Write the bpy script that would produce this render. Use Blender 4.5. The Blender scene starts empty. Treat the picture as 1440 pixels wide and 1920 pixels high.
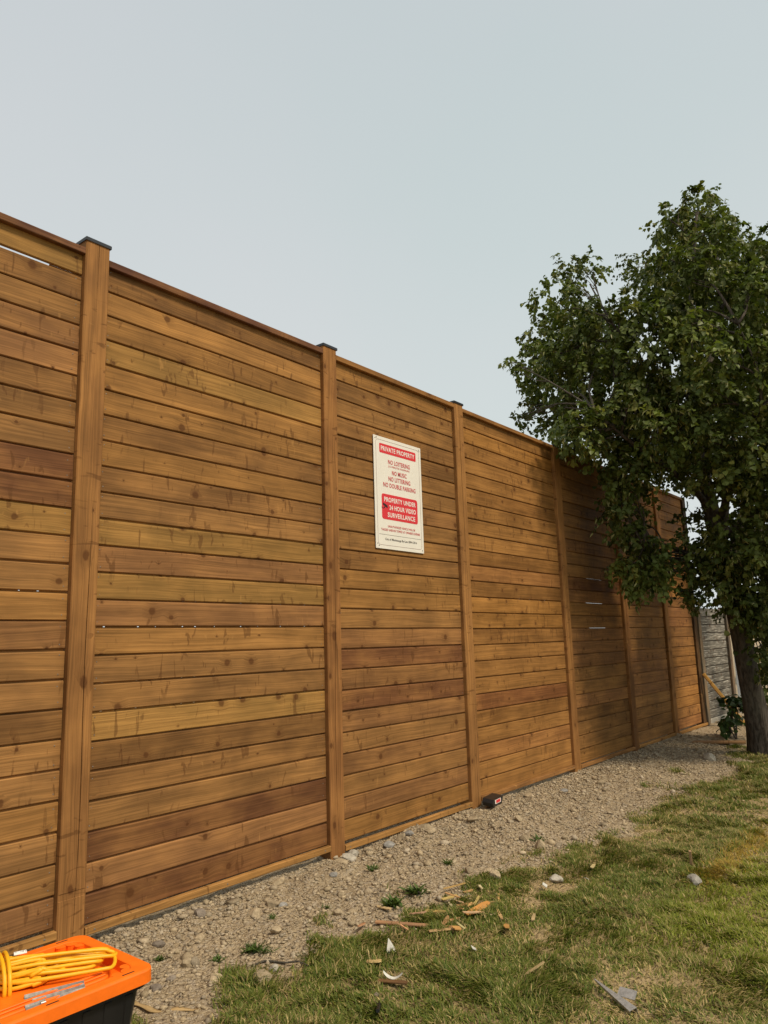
import bpy, bmesh, math, random
import numpy as np
from mathutils import Vector, Matrix, Euler

random.seed(7)
rng = np.random.default_rng(11)
scene = bpy.context.scene
COL = scene.collection

# ------------------------------------------------------------------ camera, sky, sun, exposure
cam_d = bpy.data.cameras.new('camera')
cam_d.lens = 26.21
cam_d.sensor_width = 36.0
cam_d.sensor_fit = 'AUTO'
cam_d.clip_start = 0.05
cam_d.clip_end = 3000
cam = bpy.data.objects.new('camera', cam_d)
COL.objects.link(cam)
YAW, PIT, ROL = 0.89656, 0.17312, -0.02889
Fv = Vector((math.sin(YAW) * math.cos(PIT), math.cos(YAW) * math.cos(PIT), math.sin(PIT)))
R0 = Vector((math.cos(YAW), -math.sin(YAW), 0))
U0 = R0.cross(Fv)
Rv = math.cos(ROL) * R0 + math.sin(ROL) * U0
Uv = -math.sin(ROL) * R0 + math.cos(ROL) * U0
m = Matrix((Rv, Uv, -Fv)).transposed().to_4x4()
m.translation = Vector((0, -3.6593, 1.42))
cam.matrix_world = m
scene.camera = cam

SUN_AZ = math.radians(0.5)      # from -Y towards +X
SUN_EL = math.radians(52)
sun_dir = Vector((math.sin(SUN_AZ) * math.cos(SUN_EL), -math.cos(SUN_AZ) * math.cos(SUN_EL), math.sin(SUN_EL)))

world = bpy.data.worlds.new('World')
scene.world = world
world.use_nodes = True
wn = world.node_tree
wn.nodes.clear()
sky = wn.nodes.new('ShaderNodeTexSky')
sky.sky_type = 'NISHITA'
sky.sun_disc = False
sky.sun_elevation = SUN_EL
sky.sun_rotation = math.atan2(sun_dir.x, sun_dir.y)
sky.dust_density = 7.0
sky.air_density = 1.0
sky.ozone_density = 1.0
mixw = wn.nodes.new('ShaderNodeMix')
mixw.data_type = 'RGBA'
mixw.inputs[0].default_value = 0.92            # smoke haze evens the sky out to pale grey
wtc = wn.nodes.new('ShaderNodeTexCoord')
wsep = wn.nodes.new('ShaderNodeSeparateXYZ')
wn.links.new(wtc.outputs['Generated'], wsep.inputs[0])
wr = wn.nodes.new('ShaderNodeValToRGB')
wr.color_ramp.elements[0].position = 0.0
wr.color_ramp.elements[0].color = (0.715, 0.775, 0.75, 1)
e_ = wr.color_ramp.elements.new(0.36)
e_.color = (0.70, 0.765, 0.737, 1)
wr.color_ramp.elements[1].position = 0.85
wr.color_ramp.elements[1].color = (0.56, 0.61, 0.63, 1)
wn.links.new(wsep.outputs[2], wr.inputs[0])
wsc = wn.nodes.new('ShaderNodeVectorMath')
wsc.operation = 'SCALE'
wsc.inputs['Scale'].default_value = 10.4
wnz = wn.nodes.new('ShaderNodeTexNoise')      # faint unevenness of the smoke haze
wnz.inputs['Scale'].default_value = 1.6
wnz.inputs['Detail'].default_value = 3.0
wn.links.new(wtc.outputs['Generated'], wnz.inputs['Vector'])
wnr = wn.nodes.new('ShaderNodeValToRGB')
wnr.color_ramp.elements[0].position = 0.3
wnr.color_ramp.elements[0].color = (0.955, 0.985, 0.985, 1)
wnr.color_ramp.elements[1].position = 0.7
wnr.color_ramp.elements[1].color = (1.045, 1.005, 1.025, 1)
wn.links.new(wnz.outputs[0], wnr.inputs[0])
wmul = wn.nodes.new('ShaderNodeMix')
wmul.data_type = 'RGBA'
wmul.blend_type = 'MULTIPLY'
wmul.inputs[0].default_value = 1.0
wn.links.new(wr.outputs[0], wmul.inputs[6])
wn.links.new(wnr.outputs[0], wmul.inputs[7])
wn.links.new(wmul.outputs[2], wsc.inputs[0])
wn.links.new(wsc.outputs[0], mixw.inputs[7])
bg = wn.nodes.new('ShaderNodeBackground')
bg.inputs['Strength'].default_value = 0.1
wo = wn.nodes.new('ShaderNodeOutputWorld')
wn.links.new(sky.outputs[0], mixw.inputs[6])
wn.links.new(mixw.outputs[2], bg.inputs['Color'])
wn.links.new(bg.outputs[0], wo.inputs['Surface'])

sun_d = bpy.data.lights.new('sun', 'SUN')
sun_d.energy = 3.05
sun_d.angle = math.radians(9.0)
sun_d.color = (1.0, 0.865, 0.665)
sun = bpy.data.objects.new('sun', sun_d)
COL.objects.link(sun)
sun.rotation_euler = sun_dir.to_track_quat('Z', 'Y').to_euler()

scene.view_settings.view_transform = 'Standard'
scene.view_settings.look = 'None'
scene.view_settings.exposure = 0.0
scene.view_settings.gamma = 1.0
scene.view_settings.use_curve_mapping = False

# ------------------------------------------------------------------ helpers
def tag(o, label=None, cat=None, group=None, kind=None):
    if label: o['label'] = label
    if cat: o['category'] = cat
    if group: o['group'] = group
    if kind: o['kind'] = kind
    return o

def link(o, parent=None):
    COL.objects.link(o)
    if parent: o.parent = parent
    return o

def empty(name, loc=(0, 0, 0), rz=0):
    o = bpy.data.objects.new(name, None)
    o.empty_display_size = 0.1
    o.location = loc
    o.rotation_euler = (0, 0, rz)
    return link(o)

def mesh_data(name, verts, faces, mat=None, smooth=False):
    me = bpy.data.meshes.new(name)
    me.from_pydata([tuple(v) for v in verts], [], [tuple(f) for f in faces])
    if mat: me.materials.append(mat)
    if smooth:
        me.polygons.foreach_set('use_smooth', [True] * len(me.polygons))
    me.update()
    return me

def np_mesh(name, V, quads=None, tris=None, mat=None, smooth=False, colors=None):
    """fast mesh from numpy arrays; colors = per-vertex rgb"""
    me = bpy.data.meshes.new(name)
    V = np.asarray(V, dtype=np.float32)
    loops, starts, tot = [], [], 0
    if quads is not None and len(quads):
        q = np.asarray(quads, dtype=np.int32)
        loops.append(q.ravel()); starts.append(np.arange(len(q), dtype=np.int32) * 4); tot = len(q) * 4
    if tris is not None and len(tris):
        t = np.asarray(tris, dtype=np.int32)
        loops.append(t.ravel()); starts.append(tot + np.arange(len(t), dtype=np.int32) * 3)
    loops = np.concatenate(loops); starts = np.concatenate(starts)
    me.vertices.add(len(V)); me.vertices.foreach_set('co', V.ravel())
    me.loops.add(len(loops)); me.loops.foreach_set('vertex_index', loops)
    me.polygons.add(len(starts)); me.polygons.foreach_set('loop_start', starts)
    if smooth: me.polygons.foreach_set('use_smooth', np.ones(len(starts), dtype=bool))
    if colors is not None:
        ca = me.color_attributes.new('Col', 'FLOAT_COLOR', 'POINT')
        c4 = np.ones((len(V), 4), dtype=np.float32); c4[:, :3] = colors
        ca.data.foreach_set('color', c4.ravel())
    me.update(calc_edges=True)
    me.validate()
    if mat: me.materials.append(mat)
    return me

def obj(name, me, parent=None, loc=(0, 0, 0), rot=(0, 0, 0), color=None):
    o = bpy.data.objects.new(name, me)
    o.location = loc
    o.rotation_euler = rot
    if color: o.color = (*color, 1)
    return link(o, parent)

def box_vf(x0, x1, y0, y1, z0, z1, c=0.0):
    """box with chamfered long edges (profile in yz extruded along x)"""
    if c <= 0:
        prof = [(y0, z0), (y1, z0), (y1, z1), (y0, z1)]
    else:
        prof = [(y0 + c, z0), (y1 - c, z0), (y1, z0 + c), (y1, z1 - c), (y1 - c, z1), (y0 + c, z1), (y0, z1 - c), (y0, z0 + c)]
    n = len(prof)
    V = [(x0, y, z) for y, z in prof] + [(x1, y, z) for y, z in prof]
    Fc = [(i, (i + 1) % n, n + (i + 1) % n, n + i) for i in range(n)]
    Fc += [tuple(range(n - 1, -1, -1)), tuple(range(n, 2 * n))]
    Fc = [f[::-1] for f in Fc]
    return V, Fc

def join_vf(parts):
    V, Fc = [], []
    for v, f in parts:
        b = len(V); V += list(v); Fc += [tuple(b + i for i in q) for q in f]
    return V, Fc

def box_obj(name, b, mat, parent=None, c=0.0, loc=(0, 0, 0), rot=(0, 0, 0), color=None):
    v, f = box_vf(*b, c=c)
    return obj(name, mesh_data(name, v, f, mat), parent, loc, rot, color)

def spline(pts, n):
    P = np.array(pts, float)
    k = len(P)
    Q = np.vstack([2 * P[0] - P[1], P, 2 * P[-1] - P[-2]])
    out = []
    for t in np.linspace(0, k - 1 - 1e-6, n):
        i = int(t); u = t - i
        a, b, c, d = Q[i], Q[i + 1], Q[i + 2], Q[i + 3]
        out.append(0.5 * ((2 * b) + (-a + c) * u + (2 * a - 5 * b + 4 * c - d) * u * u + (-a + 3 * b - 3 * c + d) * u ** 3))
    return np.array(out)

def tube_vf(P, rad, sides=8, closed=False, wob=0.0):
    P = np.asarray(P, float); n = len(P)
    rad = np.broadcast_to(np.asarray(rad, float), (n,))
    T = np.gradient(P, axis=0); T /= np.linalg.norm(T, axis=1)[:, None] + 1e-12
    up = np.array([0, 0, 1.0]) if abs(T[0][2]) < 0.9 else np.array([1.0, 0, 0])
    N = np.cross(T[0], up); N /= np.linalg.norm(N)
    V, Fc = [], []
    for i in range(n):
        N = N - T[i] * (N @ T[i]); N /= np.linalg.norm(N) + 1e-12
        Bn = np.cross(T[i], N)
        for s in range(sides):
            a = 2 * math.pi * s / sides
            r = rad[i] * (1 + wob * random.uniform(-1, 1))
            V.append(P[i] + r * (math.cos(a) * N + math.sin(a) * Bn))
    for i in range(n - 1):
        for s in range(sides):
            s2 = (s + 1) % sides
            Fc.append((i * sides + s, i * sides + s2, (i + 1) * sides + s2, (i + 1) * sides + s))
    Fc.append(tuple(range(sides - 1, -1, -1)))
    Fc.append(tuple((n - 1) * sides + s for s in range(sides)))
    return V, Fc

# value noise in numpy (material and plant distribution)
_perm = np.random.default_rng(5).random((256, 256))
def vnoise(x, y):
    x = np.asarray(x, float); y = np.asarray(y, float)
    xi = np.floor(x).astype(int); yi = np.floor(y).astype(int)
    fx = x - xi; fy = y - yi
    fx = fx * fx * (3 - 2 * fx); fy = fy * fy * (3 - 2 * fy)
    g = lambda a, b: _perm[a % 256, b % 256]
    return (g(xi, yi) * (1 - fx) + g(xi + 1, yi) * fx) * (1 - fy) + (g(xi, yi + 1) * (1 - fx) + g(xi + 1, yi + 1) * fx) * fy
def fbm(x, y, o=3):
    s, a, t = 0, 1, 0
    for i in range(o):
        s = s + a * vnoise(x * 2 ** i + 17.3 * i, y * 2 ** i + 9.1 * i); t += a; a *= 0.5
    return s / t
def smooth(a, b, x):
    t = np.clip((np.asarray(x, float) - a) / (b - a), 0, 1)
    return t * t * (3 - 2 * t)

# ------------------------------------------------------------------ node helpers
class NT:
    def __init__(self, name):
        self.mat = bpy.data.materials.new(name)
        self.mat.use_nodes = True
        self.t = self.mat.node_tree
        self.t.nodes.clear()
        self.out = self.n('ShaderNodeOutputMaterial')
        self.bsdf = self.n('ShaderNodeBsdfPrincipled')
        self.l(self.bsdf.outputs[0], self.out.inputs['Surface'])
    def n(self, typ, **kw):
        nd = self.t.nodes.new(typ)
        for k, v in kw.items(): setattr(nd, k, v)
        return nd
    def l(self, a, b): self.t.links.new(a, b)
    def _set(self, sock, v):
        if hasattr(v, 'is_output'): self.l(v, sock)
        elif v is not None:
            if hasattr(sock.default_value, '__len__') and len(sock.default_value) == 4 and hasattr(v, '__len__') and len(v) == 3: v = (*v, 1)
            sock.default_value = v
    def math(self, op, a, b=None, c=None, clamp=False):
        nd = self.n('ShaderNodeMath', operation=op, use_clamp=clamp)
        self._set(nd.inputs[0], a)
        if b is not None: self._set(nd.inputs[1], b)
        if c is not None: self._set(nd.inputs[2], c)
        return nd.outputs[0]
    def mix(self, f, a, b, blend='MIX'):
        nd = self.n('ShaderNodeMix', data_type='RGBA', blend_type=blend)
        self._set(nd.inputs[0], f); self._set(nd.inputs[6], a); self._set(nd.inputs[7], b)
        return nd.outputs[2]
    def comb(self, x, y, z):
        nd = self.n('ShaderNodeCombineXYZ')
        for i, v in enumerate((x, y, z)): self._set(nd.inputs[i], v)
        return nd.outputs[0]
    def noise(self, vec, scale=1.0, detail=2.0, rough=0.5, dist=0.0):
        nd = self.n('ShaderNodeTexNoise')
        if vec is not None: self.l(vec, nd.inputs['Vector'])
        nd.inputs['Scale'].default_value = scale; nd.inputs['Detail'].default_value = detail
        nd.inputs['Roughness'].default_value = rough; nd.inputs['Distortion'].default_value = dist
        return nd.outputs[0]
    def ramp(self, f, a, b, c0=0.0, c1=1.0):
        nd = self.n('ShaderNodeMapRange', interpolation_type='SMOOTHSTEP')
        self._set(nd.inputs[0], f)
        for i, v in enumerate((a, b, c0, c1)): nd.inputs[i + 1].default_value = v
        return nd.outputs[0]
    def bump(self, h, strength=0.3, dist=0.01):
        nd = self.n('ShaderNodeBump')
        nd.inputs['Strength'].default_value = strength; nd.inputs['Distance'].default_value = dist
        self.l(h, nd.inputs['Height']); self.l(nd.outputs[0], self.bsdf.inputs['Normal'])
    def base(self, c, rough=0.6, spec=0.3, metal=0.0):
        self._set(self.bsdf.inputs['Base Color'], c)
        self._set(self.bsdf.inputs['Roughness'], rough)
        self.bsdf.inputs['Specular IOR Level'].default_value = spec
        self.bsdf.inputs['Metallic'].default_value = metal
        return self.mat

def plain(name, c, rough=0.6, spec=0.3, metal=0.0, var=0.12, scale=30, bump=0.0):
    k = NT(name)
    tc = k.n('ShaderNodeTexCoord').outputs['Object']
    nz = k.noise(tc, scale, 4, 0.6)
    f = k.ramp(nz, 0.25, 0.75, 1 - var, 1 + var)
    col = k.mix(1.0, c, k.comb(f, f, f), 'MULTIPLY')
    if bump: k.bump(nz, bump, 0.003)
    return k.base(col, rough, spec, metal)

def wood(name, vertical=False, knots=0.36, kscale=(6.4, 6.6), weather=False, tone=None):
    k = NT(name)
    tc = k.n('ShaderNodeTexCoord').outputs['Object']
    sp = k.n('ShaderNodeSeparateXYZ'); k.l(tc, sp.inputs[0])
    oi = k.n('ShaderNodeObjectInfo')
    rnd = oi.outputs['Random']
    x, y, z = sp.outputs
    if vertical: x, z = z, x
    xo = k.math('MULTIPLY_ADD', rnd, 61.0, x)
    ro = k.math('MULTIPLY', rnd, 37.0)
    zo = k.math('MULTIPLY_ADD', rnd, 23.0, z)
    # knots
    vv = k.n('ShaderNodeTexVoronoi', feature='F1', voronoi_dimensions='2D')
    k.l(k.comb(k.math('MULTIPLY', xo, kscale[0]), k.math('MULTIPLY', zo, kscale[1]), 0.0), vv.inputs['Vector'])
    vv.inputs['Scale'].default_value = 1.0
    dn = k.noise(k.comb(k.math('MULTIPLY', xo, 40.0), ro, k.math('MULTIPLY', z, 70.0)), 1.0, 2)
    d = k.math('MULTIPLY_ADD', k.math('SUBTRACT', dn, 0.5), 0.09, vv.outputs['Distance'])
    sc = k.n('ShaderNodeSeparateColor'); k.l(vv.outputs['Color'], sc.inputs[0])
    has = k.math('LESS_THAN', sc.outputs[0], knots)
    rad = k.math('MULTIPLY_ADD', k.math('POWER', sc.outputs[1], 2.0), 0.15, 0.03)
    knot = k.math('MULTIPLY', has, k.ramp(k.math('DIVIDE', d, rad), 1.15, 0.6))
    halo = k.math('MULTIPLY', has, k.ramp(k.math('DIVIDE', d, rad), 3.2, 0.9))
    # grain, bending round the knots
    zz = k.math('MULTIPLY_ADD', halo, 0.012, z)
    wob = k.noise(k.comb(k.math('MULTIPLY', xo, 1.3), ro, k.math('MULTIPLY', z, 4.0)), 1.0, 2)
    zz = k.math('MULTIPLY_ADD', wob, 0.06, zz)
    fine = k.noise(k.comb(k.math('MULTIPLY', xo, 2.2), ro, k.math('MULTIPLY', zz, 150.0)), 1.0, 3, 0.6)
    ring = k.noise(k.comb(k.math('MULTIPLY', xo, 0.55), ro, k.math('MULTIPLY', zz, 42.0)), 1.0, 2, 0.5)
    broad = k.noise(k.comb(k.math('MULTIPLY', xo, 2.4), ro, k.math('MULTIPLY', z, 5.0)), 1.0, 3, 0.6)
    # short upright marks left across the face by knots and the planer
    mk = k.noise(k.comb(k.math('MULTIPLY', xo, 24.0), ro, k.math('MULTIPLY', z, 7.0)), 1.0, 2, 0.55, 0.6)
    mk2 = k.noise(k.comb(k.math('MULTIPLY', xo, 1.7), k.math('ADD', ro, 5.0), k.math('MULTIPLY', z, 3.0)), 1.0, 1)
    marks = k.math('MULTIPLY', k.ramp(mk, 0.60, 0.67), k.ramp(mk2, 0.42, 0.56))
    pale = k.math('MULTIPLY', k.ramp(mk, 0.36, 0.24), k.ramp(mk2, 0.50, 0.66))
    f = k.ramp(fine, 0.30, 0.70, 0.76, 1.17)
    r2 = k.ramp(ring, 0.30, 0.70, 0.87, 1.11)
    b2 = k.ramp(broad, 0.25, 0.75, 0.80, 1.17)
    mul = k.math('MULTIPLY', k.math('MULTIPLY', f, r2), b2)
    base = oi.outputs['Color'] if tone is None else tone
    if weather:
        fleck = k.noise(k.comb(k.math('MULTIPLY', xo, 3.5), ro, k.math('MULTIPLY', z, 75.0)), 1.0, 3, 0.6)
        base = k.mix(k.ramp(fleck, 0.48, 0.66), base, (0.46, 0.43, 0.37))
    hue = k.mix(k.ramp(broad, 0.35, 0.7, 0, 0.30), base, (0.36, 0.18, 0.052)) if not weather else base
    col = k.mix(1.0, hue, k.comb(mul, mul, mul), 'MULTIPLY')
    dark = k.mix(0.9, col, (0.10, 0.042, 0.014))
    col = k.mix(k.math('MULTIPLY', halo, 0.30), col, dark)
    col = k.mix(k.math('MULTIPLY', marks, 0.62), col, dark)
    col = k.mix(k.math('MULTIPLY', pale, 0.34), col, (0.55, 0.29, 0.09))
    col = k.mix(k.math('MULTIPLY', knot, 0.72), col, (0.085, 0.032, 0.011))
    hgt = k.math('MULTIPLY_ADD', fine, 0.6, k.math('MULTIPLY', marks, -0.5))
    k.bump(hgt, 0.35, 0.003)
    return k.base(col, k.ramp(broad, 0.2, 0.8, 0.6, 0.78), 0.10)

M = {}
M['board'] = wood('stained_board')
M['post'] = wood('stained_post', vertical=True, knots=0.6, kscale=(4.0, 6.5))
M['grey'] = wood('weathered_board', weather=True)
M['greypost'] = wood('weathered_post', vertical=True, knots=0.15)
M['rail'] = wood('rail_wood', knots=0.3, kscale=(3.0, 6.0))
M['cap'] = plain('black_metal', (0.016, 0.019, 0.024), 0.42, 0.5, 0.0, 0.2)
M['steel'] = plain('zinc_steel', (0.55, 0.53, 0.49), 0.42, 0.5, 0.85, 0.2, 60)
M['dullsteel'] = plain('dull_steel', (0.20, 0.185, 0.165), 0.5, 0.5, 0.4, 0.3, 90)
M['concrete'] = plain('concrete', (0.42, 0.39, 0.33), 0.9, 0.1, 0, 0.2, 25, 0.3)

# ------------------------------------------------------------------ ground
BX = np.array([-50, 0.0, 1.2, 2.1, 2.55, 2.95, 3.45, 4.0, 4.35, 5.0, 5.85, 6.5, 7.0, 7.7, 9.2, 11.0, 14, 60])
BY = np.array([-1.1, -1.1, -1.12, -1.05, -0.90, -1.0, -0.97, -1.03, -1.28, -1.28, -1.32, -1.14, -1.45, -1.26, -1.32, -1.15, -.9, -.9])
def grassness(x, y):
    """0 on bare dirt along the fence, 1 on the lawn"""
    yb = np.interp(x, BX, BY)
    e = yb - y + (fbm(x * 3.1, y * 3.1, 3) - 0.5) * 0.75 + (vnoise(x * 13, y * 13) - .5) * .16
    g = smooth(-0.10, 0.13, e)
    tuft = smooth(0.70, 0.80, fbm(x * 2.3 + 40, y * 2.3, 2)) * smooth(-0.55, -0.1, e) * 0.6
    return np.maximum(g, tuft)
def barepatch(x, y):
    p = smooth(0.60, 0.74, fbm(x * 2.6 + 7, y * 2.6 + 3, 3))
    for px, py, r in ((5.55, -1.72, .25), (4.45, -1.07, .22), (3.41, -1.72, .16), (3.3, -2.34, .2), (3.2, -2.62, .18), (2.72, -1.55, .1)):
        p = np.maximum(p, 0.9 * np.exp(-((x - px) ** 2 + (y - py) ** 2) / r ** 2))
    return p
def yellowband(x, y):  # narrow band of yellow blades across the right of the lawn
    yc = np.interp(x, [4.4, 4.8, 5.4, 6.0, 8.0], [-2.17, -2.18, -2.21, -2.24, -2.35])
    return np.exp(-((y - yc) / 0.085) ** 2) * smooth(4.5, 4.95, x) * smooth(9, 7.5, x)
def ground_z(x, y):
    z = 0.030 * (fbm(x * 1.3, y * 1.3, 2) - 0.5) + 0.022 * (fbm(x * 6, y * 6 + 31, 2) - 0.5) + 0.018 * (vnoise(x * 17, y * 17) - 0.5) + 0.020 * (vnoise(x * 11 + 5, y * 11) - 0.5)
    z = z + 0.010 * smooth(-0.5, -0.05, y) + 0.13 * smooth(0.03, 0.22, y)  # last term: unseen bank behind the fence, added to block light under the rails
    lump = smooth(0.55, 0.8, fbm(x * 4 + 3, y * 4, 2)) * 0.03 * smooth(-1.1, -0.3, y) * smooth(0.05, -0.03, y)
    return z + lump

far = np.array([600, 300, 150, 80, 45, 28, 20.])
xs = np.concatenate([-far[:-1], np.arange(-12, -1, .5), np.arange(-1, 14.5, 0.035), np.arange(14.6, 20, .5), [24, 40, 80, 160, 320, 600]])
ys = np.concatenate([-far[:-1], np.arange(-15, -5, .5), np.arange(-5, 0.5, 0.035), np.arange(0.6, 6, .4), [9, 16, 30, 60, 120, 300, 600]])
GX, GY = np.meshgrid(xs, ys, indexing='ij')
GZ = ground_z(GX, GY)
nx, ny = GX.shape
idx = np.arange(nx * ny).reshape(nx, ny)
quads = np.stack([idx[:-1, :-1], idx[1:, :-1], idx[1:, 1:], idx[:-1, 1:]], -1).reshape(-1, 4)
gr = grassness(GX, GY); bp = barepatch(GX, GY); yb_ = yellowband(GX, GY)
gcol = np.stack([gr, bp, yb_], -1).reshape(-1, 3)

k = NT('ground')
at = k.n('ShaderNodeAttribute', attribute_name='Col')
s = k.n('ShaderNodeSeparateColor'); k.l(at.outputs['Color'], s.inputs[0])
pos = k.n('ShaderNodeNewGeometry').outputs['Position']
n1 = k.noise(pos, 2.2, 4, 0.6); n2 = k.noise(pos, 28, 4, 0.65); n3 = k.noise(pos, 120, 3, 0.6)
vor = k.n('ShaderNodeTexVoronoi'); k.l(pos, vor.inputs['Vector']); vor.inputs['Scale'].default_value = 55
vor2 = k.n('ShaderNodeTexVoronoi'); k.l(pos, vor2.inputs['Vector']); vor2.inputs['Scale'].default_value = 24
dirt = k.mix(k.ramp(n1, 0.3, 0.7), (0.30, 0.225, 0.135), (0.43, 0.330, 0.205))
dirt = k.mix(k.ramp(n2, 0.3, 0.72, 0, 0.75), dirt, (0.49, 0.385, 0.25))
dirt = k.mix(k.ramp(n3, 0.55, 0.3, 0, 0.5), dirt, (0.17, 0.125, 0.078))
vs = k.n('ShaderNodeSeparateColor'); k.l(vor.outputs['Color'], vs.inputs[0])
dirt = k.mix(k.ramp(vs.outputs[0], 0.55, 0.95, 0, 0.5), dirt, (0.47, 0.40, 0.31))
soil = k.mix(k.ramp(n2, 0.35, 0.65), (0.19, 0.145, 0.06), (0.34, 0.25, 0.12))
soil = k.mix(k.math('MULTIPLY', s.outputs[1], 0.75), soil, (0.45, 0.33, 0.18))
col = k.mix(s.outputs[0], dirt, soil)
h = k.math('MULTIPLY_ADD', n3, 0.5, k.math('ADD', k.math('MULTIPLY', vor.outputs['Distance'], -0.7), k.math('MULTIPLY_ADD', vor2.outputs['Distance'], -0.8, k.math('MULTIPLY', n2, 1.2))))
k.bump(h, 1.0, 0.022)
M['ground'] = k.base(col, 0.95, 0.08)
g = obj('ground', np_mesh('ground', np.stack([GX, GY, GZ], -1).reshape(-1, 3), quads, None, M['ground'], True, gcol))
tag(g, kind='structure')

# ------------------------------------------------------------------ the stained wooden fence
fence = empty('wooden_fence', (0, 0, 0))
tag(fence, 'tall new brown stained wooden privacy fence of horizontal boards between square posts', 'fence')
PW = 0.143
POSTX = [0.06, 1.969, 3.866, 5.626, 7.656, 9.371, 10.92]
Z = lambda rel: rel + 1.42
PANELS = [  # x0, x1, top of first board, bottom rail (low, high), top rail (low, high)
    (POSTX[0] + PW, POSTX[1], Z(2.190), (Z(-1.337), Z(-1.300)), (Z(2.160), Z(2.200))),
    (POSTX[1] + PW, POSTX[2], Z(2.157), (Z(-1.364), Z(-1.326)), (Z(2.139), Z(2.182))),
    (POSTX[2] + PW, POSTX[3], Z(2.141), (Z(-1.393), Z(-1.355)), (Z(2.130), Z(2.173))),
    (POSTX[3] + PW, POSTX[4], Z(2.134), (Z(-1.373), Z(-1.336)), (Z(2.119), Z(2.158))),
    (POSTX[4] + PW, POSTX[5], Z(2.131), (Z(-1.393), Z(-1.355)), (Z(2.116), Z(2.156))),
    (POSTX[5] + PW, POSTX[6], Z(2.131), (Z(-1.393), Z(-1.355)), (Z(2.116), Z(2.156))),
    (POSTX[6] + PW, 12.235, Z(2.137), (Z(-1.400), Z(-1.362)), (Z(2.120), Z(2.160))),
]
PITCH = 0.1451
GAP = 0.0095
BH = PITCH - GAP
def board_mesh(L, tongue):
    c = 0.0045
    h = BH / 2
    b = box_vf(-L / 2, L / 2, 0, 0.022, -h, h, c)
    parts = [b]
    ov = 0.004
    if tongue == 'full':
        parts.append(box_vf(-L / 2 + .001, L / 2 - .001, 0.013, 0.0185, h - ov, h + GAP + ov))
    elif tongue == 'broken':     # light glints through small gaps over the tongue
        parts.append(box_vf(-L / 2 + .001, L / 2 - .001, 0.015, 0.0185, h - ov, h + GAP - 0.002))
        x = -L / 2
        while x < L / 2 - 0.02:
            w = random.uniform(0.05, 0.24)
            x1 = min(x + w, L / 2 - .001)
            parts.append(box_vf(x + .001, x1, 0.0135, 0.0175, h - ov, h + GAP + ov))
            x = x1 + random.uniform(0.004, 0.013)
    elif tongue in ('ends', 'wide'):       # shrunk board: daylight through the middle stretch
        a_, b_ = random.uniform(-.16, -.08), random.uniform(.12, .22)
        if tongue == 'wide': a_, b_ = -.10, .40
        parts.append(box_vf(-L / 2 + .001, L * a_, 0.013, 0.0185, h - ov, h + GAP + ov))
        parts.append(box_vf(L * b_, L / 2 - .001, 0.013, 0.0185, h - ov, h + GAP + ov))
        if tongue == 'ends': parts.append(box_vf(L * a_ + .001, L * b_ - .001, 0.0135, 0.0175, h - ov, h + GAP - .002))
    v, f = join_vf(parts)
    return mesh_data('board', v, f, M['board'])
TONES = {'n': (0.265, 0.134, 0.047), 'o': (0.300, 0.149, 0.046), 'r': (0.172, 0.074, 0.032), 'y': (0.310, 0.170, 0.050), 'd': (0.215, 0.106, 0.037), 'p': (0.265, 0.128, 0.050)}
# which rows stand out, counted from the top board of each panel
ODD = {0: {8: 'r', 9: 'r', 0: 'y', 10: 'y', 4: 'p', 11: 'n', 17: 'd'}, 1: {3: 'y', 10: 'y', 12: 'y', 11: 'p', 13: 'p', 5: 'o', 17: 'y', 19: 'd', 21: 'r', 22: 'p', 23: 'r'},
       2: {15: 'r', 17: 'r', 11: 'o', 4: 'd', 5: 'd', 10: 'd', 20: 'p', 23: 'o'}, 3: {18: 'r', 9: 'd', 11: 'd', 14: 'd', 12: 'o'}, 4: {10: 'r', 13: 'd', 16: 'p'}, 5: {4: 'p'}, 6: {}}
TONGUE = {(0, 1): 'wide', (3, 4): 'ends', (4, 10): 'ends', (4, 12): 'ends', (4, 14): 'ends', (1, 13): 'broken', (1, 14): 'broken', (1, 16): 'broken', (1, 17): 'broken', 
          (0, 13): 'broken', (0, 14): 'broken', (2, 16): 'broken', (3, 12): 'broken', (3, 8): 'broken', (3, 15): 'broken'}
PANEL_TINT = [(1, 1, 1), (1, 1, 1), (.98, .97, .93), (1.08, 1.02, .86), (1.0, .97, .9), (.98, .97, .97), (1.1, 1.02, .95)]
nailV, nailF = [], []
def nail(x, z, r=0.0034, y=-0.0005):
    b = len(nailV)
    for i in range(6):
        a = i * math.pi / 3
        nailV.append((x + r * math.cos(a), y, z + r * math.sin(a)))
    nailV.append((x, y - 0.0016, z))
    for i in range(6): nailF.append((b + (i + 1) % 6, b + i, b + 6))
cache = {}
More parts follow.
